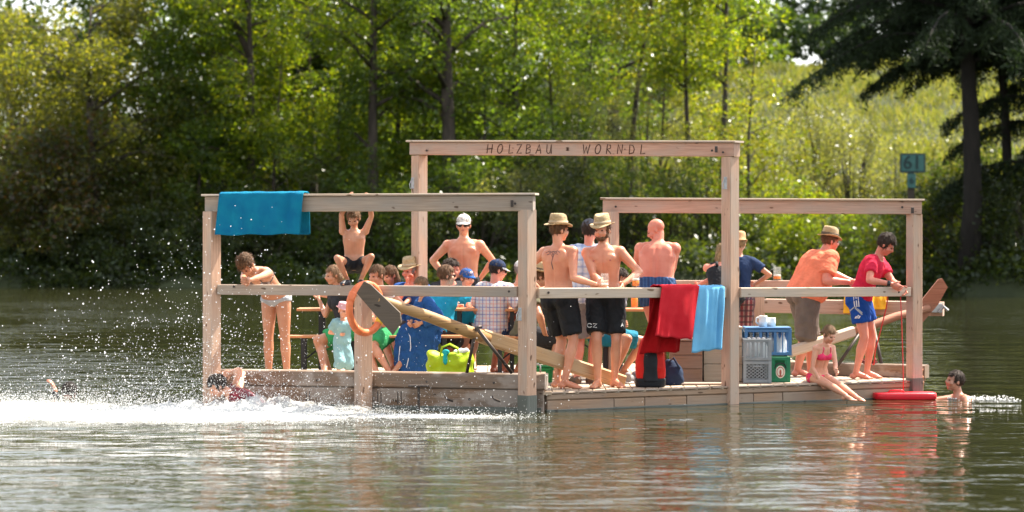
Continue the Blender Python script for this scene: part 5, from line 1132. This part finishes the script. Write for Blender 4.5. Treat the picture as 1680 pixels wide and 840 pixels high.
# trees with a trunk one can follow in the picture, left to right
GT = 'trees on the far bank'
tree('olive tree at the far left edge with low scraggly branches', 20, 68, 9.3, 2.9, 'olive', .15, .12, group=GT, n_limb=26)
tree('tree with a short dark trunk low at the left, under a dense olive crown', 152, 66, 10.2, 3.0, 'olive', .24, .16, group=GT, n_limb=30)
tree('small reddish leaved tree low on the far left bank', 70, 65, 4.6, 1.9, 'rust', .09, .15, group=GT, n_limb=16)
tree('slender tree rising into the bright gap of sky at upper left', 285, 69, 12.4, 2.2, 'mid', .16, .14, group=GT, n_limb=26)
tree('forked dark trunk with yellow green leaves above the turquoise towel', 408, 66.5, 15, 2.7, 'lime', .22, .24, fork=.55, group=GT, n_limb=26, per=80)
tree('thinner dark trunk just left of the forked tree', 374, 67.5, 13.2, 2.2, 'mid', .15, .2, group=GT, n_limb=24)
tree('tall straight dark trunk running the full height of the picture, above the hanging boy', 613, 65, 17, 2.6, 'lime', .25, .26, group=GT, n_limb=26, per=80, bend=.2)
tree('faint thin trunk just right of the tall straight one', 657, 68, 14, 2.2, 'mid', .14, .2, group=GT, n_limb=24, per=80)
tree('bright yellow green tree between the forked trunk and the straight trunk', 510, 70, 13.5, 3.2, 'lime', .2, .2, group=GT, n_limb=28, per=75)
tree('thick grey trunk above the left end of the lettered beam', 737, 65, 16, 2.9, 'mid', .36, .34, group=GT, n_limb=28, per=80)
tree('leafy green tree filling the middle above the lettered beam', 850, 68, 12.5, 3.1, 'mid', .2, .15, group=GT, n_limb=30, per=75)
tree('tree with a leaning thin bare trunk right of the middle at the top', 1020, 70, 15, 2.4, 'gold', .15, .55, lean=2.0, group=GT, n_limb=18, per=80)
tree('slim trunk standing first to the right of the leaning one', 1140, 67, 14, 1.7, 'lime', .13, .45, lean=-.6, group=GT, n_limb=16, per=70)
tree('slim dark trunk directly above the tall right post', 1186, 66, 15, 1.9, 'lime', .16, .42, group=GT, n_limb=17, per=70)
tree('young open tree with layered twigs right of the tall post', 1234, 62, 8.0, 1.5, 'gold', .10, .15, group=GT, n_limb=20, per=70, leafsize=.14, clump=.6)
tree('dark broad tree behind the leaning trunk near the top', 1010, 92, 16, 4.2, 'dark', .3, .2, group=GT, n_limb=26, per=60, leafsize=.24)
UND = [(35, 67, 6.2, 'olive', 'bushy olive tree filling the far left under the scraggly one'), (225, 67.5, 7.6, 'olive', 'rounded olive tree between the short dark trunk and the forked tree'), (330, 66, 6.6, 'mid', 'bushy green tree just left of the turquoise towel, higher than the towel'), (455, 66.5, 8.2, 'lime', 'leafy bright tree directly right of the forked trunk'), (560, 66, 7.6, 'mid', 'bushy green tree left of the tall straight trunk'),
 (690, 67, 8.4, 'lime', 'leafy tree between the tall straight trunk and the thick grey one'), (790, 66.5, 8.0, 'mid', 'bushy green tree right of the thick grey trunk'), (905, 70, 9.4, 'lime', 'bright leafy tree over the second word of the lettering'), (965, 73, 9.8, 'mid', 'green bushy tree left of the leaning bare trunk'), (1085, 72, 8.6, 'gold', 'yellow green bushy tree right of the leaning bare trunk')]
for px, y, h, lf, lab in UND: tree(lab, px, y, h, 2.3, lf, .10, .06, group=GT, n_limb=26, per=80, clump=.8, leafsize=.15)
# the woods behind, one mass
FAR_X = [(-60, 85), (740, 84), (640, 80), (585, 84), (530, 90), (450, 82), (395, 88), (330, 82), (200, 80), (90, 80), (890, 96), (960, 100), (800, 90), (1075, 110), (1130, 120), (1180, 118), (700, 92), (850, 104), (-150, 76), (-230, 74), (-320, 77), (-400, 75), (-500, 76), (-620, 78), (1850, 66), (1960, 70), (2080, 68), (2200, 72), (2330, 72)]
cs, rs = [], []; rng = np.random.default_rng(3)
for px, y in FAR_X:
    x = X(px, y); z0 = ground_z(x, y); hh = 9.8 if px < 180 else (14 if px < 430 else 17)
    if 430 < px < 500: hh = 10.2
    for i in range(62):
        u = rng.uniform(0, 1); a = rng.uniform(0, 6.28); q = 3.6*math.sqrt(rng.uniform(0, 1))*(1 - .35*u); cs.append(np.array((x + q*math.cos(a), y + q*math.sin(a), z0 + .8 + hh*u))); rs.append(rng.uniform(.8, 1.6))
p = clumps(cs, rs, 40, rng); o = link('woods', quads('woods', leaf_mesh('w', p, .3, rng=rng)), LEAF['mid']); tag(o, kind='stuff')
cs, rs = [], []
for i in range(240):
    x = rng.uniform(4, 62); y = rng.uniform(128, 150); z = ground_z(x, y); cs.append(np.array((x, y, z + rng.uniform(0, 13.5)))); rs.append(rng.uniform(1.2, 2.4))
p = clumps(cs, rs, 52, rng); o = link('far_woods', quads('far_woods', leaf_mesh('w', p, .45, rng=rng)), LEAF['blue']); tag(o, kind='stuff')

# shrubs at the water and on the slope
SHR = [(-30, 66, 3.2, 2.4, 'rust', 'reddish brown shrub at the extreme left by the water'), (60, 65.2, 2.6, 2.0, 'olive', 'olive shrub low on the left shore under the small red tree'), (140, 64.8, 2.2, 2.0, 'dark', 'dark shrub at the waterline below the short dark trunk'), (215, 64.3, 2.4, 2.0, 'dark', 'dark shrub at the waterline left of the spray'), (290, 64.2, 3.0, 2.0, 'dark', 'tall dark shrub just left of the left corner post'),
 (250, 65.5, 3.8, 2.1, 'olive', 'olive shrub with yellow tips left of the turquoise towel'), (370, 64.5, 3.4, 2.0, 'dark', 'dark shrub behind the turquoise towel'), (440, 64.2, 2.9, 1.9, 'dark', 'dark shrub seen over the head of the bending woman'), (480, 66, 4.6, 2.0, 'silver', 'pale glossy shrub above the right end of the turquoise towel'), (530, 63.8, 3.0, 2.0, 'mid', 'green shrub left of the hanging boy'),
 (590, 63.5, 3.4, 2.0, 'dark', 'dark green shrub behind the hanging boy'), (650, 63.2, 3.6, 2.0, 'mid', 'green shrub left of the tall frame post'), (725, 63, 4.3, 2.1, 'mid', 'green shrub inside the left end of the tall frame'), (790, 62.8, 3.8, 2.1, 'dark', 'dark shrub behind the standing man in the white cap'), (800, 65, 6.0, 2.3, 'mid', 'tall green shrub touching the beam below the letters'), (870, 63, 4.6, 2.0, 'silver', 'sparkling silvery shrub above the near corner post'),
 (935, 65, 6.6, 2.2, 'silver', 'tall silvery willow shrub rising above the lettered beam'), (945, 62.5, 3.6, 2.0, 'dark', 'dark shrub behind the two straw hats'), (1020, 62.3, 4.4, 2.0, 'mid', 'green shrub behind the bald man'), (1060, 67, 7.6, 2.3, 'silver', 'grey green willow shrub highest on the slope near the leaning trunk'), (1095, 62, 3.7, 2.0, 'dark', 'dark shrub between the bald man and the tall right post'), (1160, 61.6, 4.2, 2.0, 'mid', 'green shrub left of the tall right post'), (1150, 66, 5.8, 2.0, 'gold', 'yellow green shrub inside the right end of the tall frame'),
 (1240, 60.5, 2.4, 1.8, 'dark', 'dark low shrub behind the straw sun hat'), (1280, 61, 3.3, 1.7, 'lime', 'light green shrub behind the far beer mug'), (1300, 66, 4.4, 1.9, 'gold', 'golden green shrub with spreading twigs above the right beam'), (1350, 58, 2.4, 1.8, 'lime', 'bright shrub behind the straw hat of the man in orange'), (1400, 66, 4.6, 1.8, 'silver', 'dusty grey green shrub in the middle of the meadow slope'), (1435, 57, 2.2, 1.7, 'mid', 'mid green shrub behind the man in crimson'), (1470, 64, 3.6, 1.7, 'silver', 'pale tufted shrub left of the number sign'), (1500, 54.5, 2.5, 1.6, 'gold', 'yellow flecked shrub at the foot of the number sign'),
 (1345, 72, 4.6, 1.9, 'silver', 'pale willow shrub high on the meadow left of the others'), (1535, 60, 3.4, 1.8, 'gold', 'yellow leaved shrub right of the number sign'), (1570, 53.5, 3.3, 2.0, 'dark', 'big dark shrub at the foot of the conifer'), (1635, 52.5, 3.6, 2.0, 'dark', 'dark shrub right of the conifer trunk'), (1700, 52, 3.6, 2.0, 'dark', 'dark shrub at the right edge by the water'), (1660, 58, 4.4, 2.0, 'mid', 'sunlit green shrub behind the second dark trunk'), (1610, 60, 4.0, 2.0, 'mid', 'green shrub showing between the two right trunks')]
for px, y, h, r, lf, lab in SHR: shrub(lab, px, y, h, r, lf, leafsize=.13 if lf != 'silver' else .11, per=170, upright=.4 if lf == 'silver' else 0)
# fringe of low growth over the water's edge and under the trees
rng = np.random.default_rng(9); P_ = []
for i in range(60000):
    x = rng.uniform(-32, 26); y = shore(x) + rng.gamma(1.6, 1.6) - .5; P_.append((x, y, max(0, ground_z(x, y)) + rng.uniform(0, .9)*rng.uniform(.2, 1)))
o = link('undergrowth', quads('undergrowth', leaf_mesh('u', P_, .2, rng=rng)), LEAF['dark']); tag(o, kind='stuff')
# meadow grass on the slope: tall blades and weeds
n = 110000; xs = rng.uniform(4, 40, n); ys = np.array([shore(x) for x in xs]) + rng.uniform(3, 75, n); base = np.array([(x, y, ground_z(x, y)) for x, y in zip(xs, ys)])
hgt = rng.uniform(.15, .6, n)*(.7 + .3*np.sin(xs*1.1 + ys*.7)); d = rng.normal(size=(n, 3))*.45; d[:, 2] = 1; w = rng.normal(size=(n, 3)); w[:, 2] = 0; w /= np.linalg.norm(w, axis=1)[:, None]
v = np.stack([base - w*.025, base + w*.025, base + d*hgt[:, None] + w*.012, base + d*hgt[:, None] - w*.012], 1).reshape(-1, 3)
o = link('meadow_grass', quads('meadow_grass', v), leaf_mat('grass_blades', (.08, .11, .02), (.13, .15, .03), (.21, .20, .055), .42, .5, (2.2, 2.0, .9))); tag(o, kind='stuff')

cs, rs = [], []
for i in range(150):
    y = rng.uniform(56, 92); px = rng.uniform(1120, 1640); x = X(px, y); t = y - shore(x)
    if t < 6 or rng.uniform() < (t - 14)/40: continue
    z = ground_z(x, y); r_ = rng.uniform(.5, 1.05); 
    for q in range(3): cs.append(np.array((x + rng.normal()*.5, y + rng.normal()*.5, z + r_*(.3 + .5*q)))); rs.append(r_*(1 - .2*q))
p = clumps(cs, rs, 30, rng, 1.0); o = link('meadow_scrub', quads('meadow_scrub', leaf_mesh('s', p, .15, aspect=.32, droop=-.5, rng=rng)), LEAF['silver']); tag(o, kind='stuff')
# dark conifer at the right with drooping boughs
BARKD = mat('bark_dark', (.022, .018, .014), .95, (.012, .010, .008), 5, bump=.8, bscale=14, stretch=(1, 1, .3))
def conifer(label, px, y, h, trunk, boughs, lab_bark=BARKD, seed=5, spread=4.5, z0=4.8):
    rng = np.random.default_rng(seed); x = X(px, y); z = ground_z(x, y) - .1; tr = thing('conifer', label, 'tree', (x, y, z), GT); m = MB(); o = V(x, y, z)
    m.tube([o + V(.12*math.sin(i*1.3), 0, h*i/8) for i in range(9)], [trunk*(1.2 if i == 0 else 1)*(1 - .9*i/8) for i in range(9)], 10); pts = []
    for b in range(boughs):
        t = b/boughs; zz = z0 + (h - z0)*t + rng.uniform(-.2, .2); L0 = spread*(1 - .8*t)*rng.uniform(.75, 1.15); a = b*2.4 + rng.uniform(-.3, .3); dr = V(math.cos(a), math.sin(a)*.9, 0)
        c = [o + V(0, 0, zz) + dr*(L0*s) + V(0, 0, L0*(.14*math.sin(s*2.6) - .20*s*s)) for s in np.linspace(0, 1, 7)]
        m.tube(c, [.07*(1 - t*.6)*(1 - .8*i/6) + .008 for i in range(7)], 6)
        for s in np.linspace(.12, 1, int(36*(1 - .5*t))):
            i = min(int(s*6), 5); p = c[i].lerp(c[i+1], s*6 - i); sd = V(-dr.y, dr.x, 0)
            for sg in (-1, 1):
                ln = rng.uniform(.4, 1.15)*(1.1 - .5*s)*L0/4.5; tip = p + sd*(sg*ln*.75) + dr*ln*.3 - V(0, 0, ln*.55)
                for q in range(26):
                    u = rng.uniform(0, 1); pts.append(np.array(p.lerp(tip, u)) + rng.normal(size=3)*.06 - np.array([0, 0, rng.uniform(0, .32)*u]))
    m.build('trunk', lab_bark, tr, True); link('crown', quads('crown', leaf_mesh('n', pts, .22, aspect=.22, droop=.9, rng=rng)), LEAF['needle'], tr); return tr
conifer('big dark conifer at the right with drooping boughs reaching over the meadow', 1590, 51.5, 19, .34, 96, spread=5.9, z0=6.7, seed=8)
conifer('second dark conifer at the right edge with a crooked trunk', 1648, 54, 17, .2, 80, spread=5.2, z0=6.2, seed=12)
conifer('dark conifer mostly outside the right edge of the picture', 1760, 53, 18, .35, 60, spread=6, z0=2.2, seed=15)

# number sign on its post
sg_ = thing('number_sign', 'dark green board with the number 61 on a post on the right bank', 'sign', (X(1497, 49.5), 49.5, ground_z(X(1497, 49.5), 49.5)))
M_SGN = mat('sign_green', (.04, .14, .125), .5, (.03, .11, .10), 5); M_SGB = mat('sign_frame', (.025, .05, .05), .6); M_SGT = mat('sign_digits', (.008, .03, .03), .6)
c = P(1497.5, 267.5, 49.5); k = (CAM_D + 49.5)/F_PX
m = MB(); m.box(c + V(0, .03, 0), (42*k, .05, 32*k)); m.build('frame', M_SGB, sg_); m = MB(); m.box(c, (36*k, .03, 26*k)); m.build('plate', M_SGN, sg_)
m = MB(); c2 = c - V(2*k, 0, 29*k); m.box(c2, (14*k, .04, 23*k)); m.build('small_plate', M_SGN, sg_)
zg = ground_z(c.x, 49.5); m = MB(); m.beam(V(c2.x, 49.61, zg - .3), V(c2.x, 49.61, c.z + 16*k), .09, .20, up=V(1, 0, 0)); m.build('post', mat('sign_post', (.05, .04, .03), .9), sg_)
def digits(txt, c, size, name, thick=.02):
    cu = bpy.data.curves.new('txt', 'FONT'); cu.body = txt; cu.size = size; cu.align_x = 'CENTER'; cu.align_y = 'CENTER'; cu.extrude = thick; cu.offset = .008*size
    o = bpy.data.objects.new('txt', cu); COL.objects.link(o); me = bpy.data.meshes.new_from_object(o.evaluated_get(bpy.context.evaluated_depsgraph_get())); bpy.data.objects.remove(o)
    me.transform(Matrix.Rotation(R(90), 4, 'X')); me.transform(Matrix.Translation(c)); return link(name, me, M_SGT, sg_)
digits('61', c + V(-1*k, -.02, 0), 31*k, 'number'); digits('6', c2 + V(0, -.025, 0), 15*k, 'small_number')

# ------------------------------------------------------------------ foam and spray of a dive at the left
M_FOAM = mat('foam_white', (.74, .74, .72), .8, bump=.6, bscale=40); 
fm, t, b, L = nt('foam_film'); b.inputs['Base Color'].default_value = (.72, .72, .70, 1); b.inputs['Roughness'].default_value = .7
at_ = t.nodes.new('ShaderNodeAttribute'); at_.attribute_name = 'foamth'; tc = t.nodes.new('ShaderNodeTexCoord'); n_ = t.nodes.new('ShaderNodeTexNoise'); n_.inputs['Scale'].default_value = 9; n_.inputs['Detail'].default_value = 9; n_.inputs['Roughness'].default_value = .72; L(tc.outputs['Object'], n_.inputs['Vector'])
ad = t.nodes.new('ShaderNodeMath'); ad.operation = 'ADD'; L(at_.outputs['Fac'], ad.inputs[0]); L(n_.outputs['Fac'], ad.inputs[1])
mr = t.nodes.new('ShaderNodeMapRange'); mr.inputs['From Min'].default_value = .84; mr.inputs['From Max'].default_value = 1.6; L(ad.outputs[0], mr.inputs['Value']); L(mr.outputs[0], b.inputs['Alpha'])
def foam_d(x, y):
    """how thick the foam lies: a long patch left of and before the raft with a tail to the right"""
    s = (CAM_D + y)/F_PX; px = 840 + x/s; py = HZ + CAM_Z/s
    return 0
FX, FY = np.linspace(-9.5, .6, 260), np.linspace(-4.2, 3.6, 200)
def dens(x, y):
    d1 = np.exp(-(np.abs(x + 3.3)/2.2)**2.4 - (np.abs(y + .55)/1.35)**2.2)*1.0; d2 = np.exp(-(np.abs(x + 6.4)/2.8)**2.6 - (np.abs(y + .1)/2.0)**2.2)*.9; d3 = np.exp(-((x + 1.0)/1.3)**2 - ((y + .85 + .1*(x+1.0))/.36)**2)*.85
    d = np.maximum(np.maximum(d1, d2), d3); edge = -.0 + (-.24*(x - .3) if 0 else 0)
    return d
gx_, gy_ = np.meshgrid(FX, FY); dn = dens(gx_, gy_); pts3 = np.stack([gx_.ravel(), gy_.ravel(), 0*gx_.ravel()], 1)
rg_ = np.random.default_rng(4); nz = noise3(pts3*np.array([1, 1.6, 1]), 4, 1)*.5 + noise3(pts3, 11, 2)*.35 + rg_.normal(size=len(pts3))*.25
mound = np.exp(-((pts3[:, 0] + 2.75)/.95)**2 - ((pts3[:, 1] - .12)/.35)**2)
zz = .006 + np.clip(dn.ravel() - .25, 0, 1)*(.03 + .05*nz) + mound*(.07 + .10*nz); pts3[:, 2] = np.maximum(.006, zz)
me = bpy.data.meshes.new('foam'); nxx, nyy = len(FX), len(FY); me.from_pydata(pts3.tolist(), [], [(j*nxx + i, j*nxx + i + 1, (j+1)*nxx + i + 1, (j+1)*nxx + i) for j in range(nyy-1) for i in range(nxx-1)])
a_ = me.attributes.new('foamth', 'FLOAT', 'POINT'); a_.data.foreach_set('value', (dn.ravel()*.95).astype(np.float32)); smooth(me); o = link('foam', me, fm); tag(o, kind='stuff')
# drops: froth blobs close to the water, spray flung up
ICO_V = np.array([(0,0,1),(0,0,-1),(1,0,0),(-1,0,0),(0,1,0),(0,-1,0)], float); ICO_F = [(0,2,4),(0,4,3),(0,3,5),(0,5,2),(1,4,2),(1,3,4),(1,5,3),(1,2,5)]
import bmesh as _bm
b_ = _bm.new(); _bm.ops.create_icosphere(b_, subdivisions=1, radius=1); SV = np.array([v.co[:] for v in b_.verts]); SF = np.array([[v.index for v in f.verts] for f in b_.faces]); b_.free()
def drops(name, pos, rad, mt, label=None, stretch=None):
    pos = np.asarray(pos); rad = np.asarray(rad); n = len(pos); sc = np.ones((n, 3)) if stretch is None else stretch
    v = (SV[None]*rad[:, None, None]*sc[:, None, :] + pos[:, None, :]).reshape(-1, 3).astype(np.float32); f = (SF[None] + (np.arange(n)*len(SV))[:, None, None]).reshape(-1, 3).astype(np.int32)
    me = bpy.data.meshes.new(name); me.vertices.add(len(v)); me.vertices.foreach_set('co', v.ravel()); me.loops.add(f.size); me.loops.foreach_set('vertex_index', f.ravel()); me.polygons.add(len(f)); me.polygons.foreach_set('loop_start', np.arange(0, f.size, 3, dtype=np.int32)); me.update(calc_edges=True); smooth(me)
    o = link(name, me, mt); tag(o, kind='stuff'); return o
dm, t, b, L = nt('drop_water'); b.inputs['Base Color'].default_value = (.95, .95, .95, 1); b.inputs['Roughness'].default_value = .15
tl = t.nodes.new('ShaderNodeBsdfTranslucent'); tl.inputs['Color'].default_value = (.95, .95, .95, 1); mx = t.nodes.new('ShaderNodeMixShader'); mx.inputs['Fac'].default_value = .5; L(b.outputs[0], mx.inputs[1]); L(tl.outputs[0], mx.inputs[2]); L(mx.outputs[0], t.nodes['Material Output'].inputs['Surface'])
rg_ = np.random.default_rng(21); ps, rs_2 = [], []
while len(ps) < 26000:
    x = rg_.uniform(-9.3, .4); y = rg_.uniform(-2.6, 2.6)
    if rg_.uniform() < dens(x, y)**1.4:
        if y > .75 - .0 and x > -3.2: continue
        top_ = .05 + .24*math.exp(-((x + 2.8)/1.1)**2 - ((y - .1)/.5)**2) + .10*math.exp(-((x + 5)/2.2)**2)
        ps.append((x, y, .01 + rg_.exponential(.33)*top_)); rs_2.append(rg_.uniform(.002, .0065))
drops('froth', ps, rs_2, M_FOAM)
ps, rs_2 = [], []
for i in range(2500):
    a = rg_.normal(-3.55, .95); hgt = abs(rg_.normal(0, .62)); 
    if rg_.uniform() < .35: a = rg_.normal(-3.1, .55); hgt = abs(rg_.normal(.0, .95))
    if hgt > 2.1: continue
    ps.append((a, rg_.normal(-.15, .35), .05 + hgt)); rs_2.append(min(.010, .0034*math.exp(rg_.normal(0, .5))))
for i in range(260): ps.append((rg_.uniform(-3.2, .6), rg_.normal(-.35, .25), .04 + abs(rg_.normal(0, .5)))); rs_2.append(rg_.uniform(.002, .006))
for i in range(7000):
    a = rg_.normal(-3.6, 1.5); ps.append((a, rg_.normal(-.2, .5), .03 + rg_.exponential(.16) + .25*abs(rg_.normal())*math.exp(-((a + 3.3)/.9)**2))); rs_2.append(rg_.uniform(.0012, .003))
drops('spray', ps, rs_2, dm)
# wake of the swimmer at the right
ps, rs_2 = [], []
for i in range(420):
    u_ = rg_.uniform()**1.6; x_ = X(1556, 2) + u_*.75; ps.append((x_, 2.0 + rg_.normal(0, .06 + .16*u_) + (.22*u_ if rg_.uniform() < .5 else -.22*u_), .002 + abs(rg_.normal(0, .008)))); rs_2.append(rg_.uniform(.003, .011))
drops('wake_froth', ps, rs_2, M_FOAM)

# ------------------------------------------------------------------ light, sky, camera
w = bpy.data.worlds.new('World'); SC.world = w; w.use_nodes = True; t = w.node_tree; bg = t.nodes['Background']
sky = t.nodes.new('ShaderNodeTexSky'); sky.sky_type = 'NISHITA'; sky.sun_disc = False; sky.sun_elevation = R(SUN_EL); sky.sun_rotation = R(SUN_AZ); sky.air_density = 1.2; sky.dust_density = 1.6; sky.ozone_density = 1.0
hz = t.nodes.new('ShaderNodeHueSaturation'); hz.inputs['Saturation'].default_value = .3; t.links.new(sky.outputs[0], hz.inputs['Color']); t.links.new(hz.outputs[0], bg.inputs['Color']); bg.inputs['Strength'].default_value = SKY_S
sd = bpy.data.lights.new('sun', 'SUN'); sd.energy = SUN_S; sd.angle = R(.5); sd.color = (1, .92, .79); so = bpy.data.objects.new('sun', sd); COL.objects.link(so)
dirs = V(math.sin(R(SUN_AZ))*math.cos(R(SUN_EL)), math.cos(R(SUN_AZ))*math.cos(R(SUN_EL)), math.sin(R(SUN_EL))); so.rotation_euler = dirs.to_track_quat('Z', 'Y').to_euler()
cd = bpy.data.cameras.new('camera'); cam = bpy.data.objects.new('camera', cd); COL.objects.link(cam); SC.camera = cam
cam.location = (0, -CAM_D, CAM_Z); cam.rotation_euler = (R(90), 0, 0); cd.sensor_width = 36; cd.lens = F_PX/1680*36; cd.shift_y = (HZ - 420)/1680; cd.clip_end = 1000; cd.clip_start = .5
cd.dof.use_dof = True; cd.dof.focus_distance = 27.0; cd.dof.aperture_fstop = 2.0
SC.view_settings.view_transform = 'Standard'; SC.view_settings.look = 'None'; SC.view_settings.exposure = EXPO; SC.view_settings.gamma = 1
SC.cycles.max_bounces = 8; SC.cycles.diffuse_bounces = 3; SC.cycles.glossy_bounces = 4; SC.cycles.transmission_bounces = 6; SC.cycles.transparent_max_bounces = 12; SC.cycles.sample_clamp_indirect = 8; SC.cycles.caustics_reflective = False; SC.cycles.caustics_refractive = False
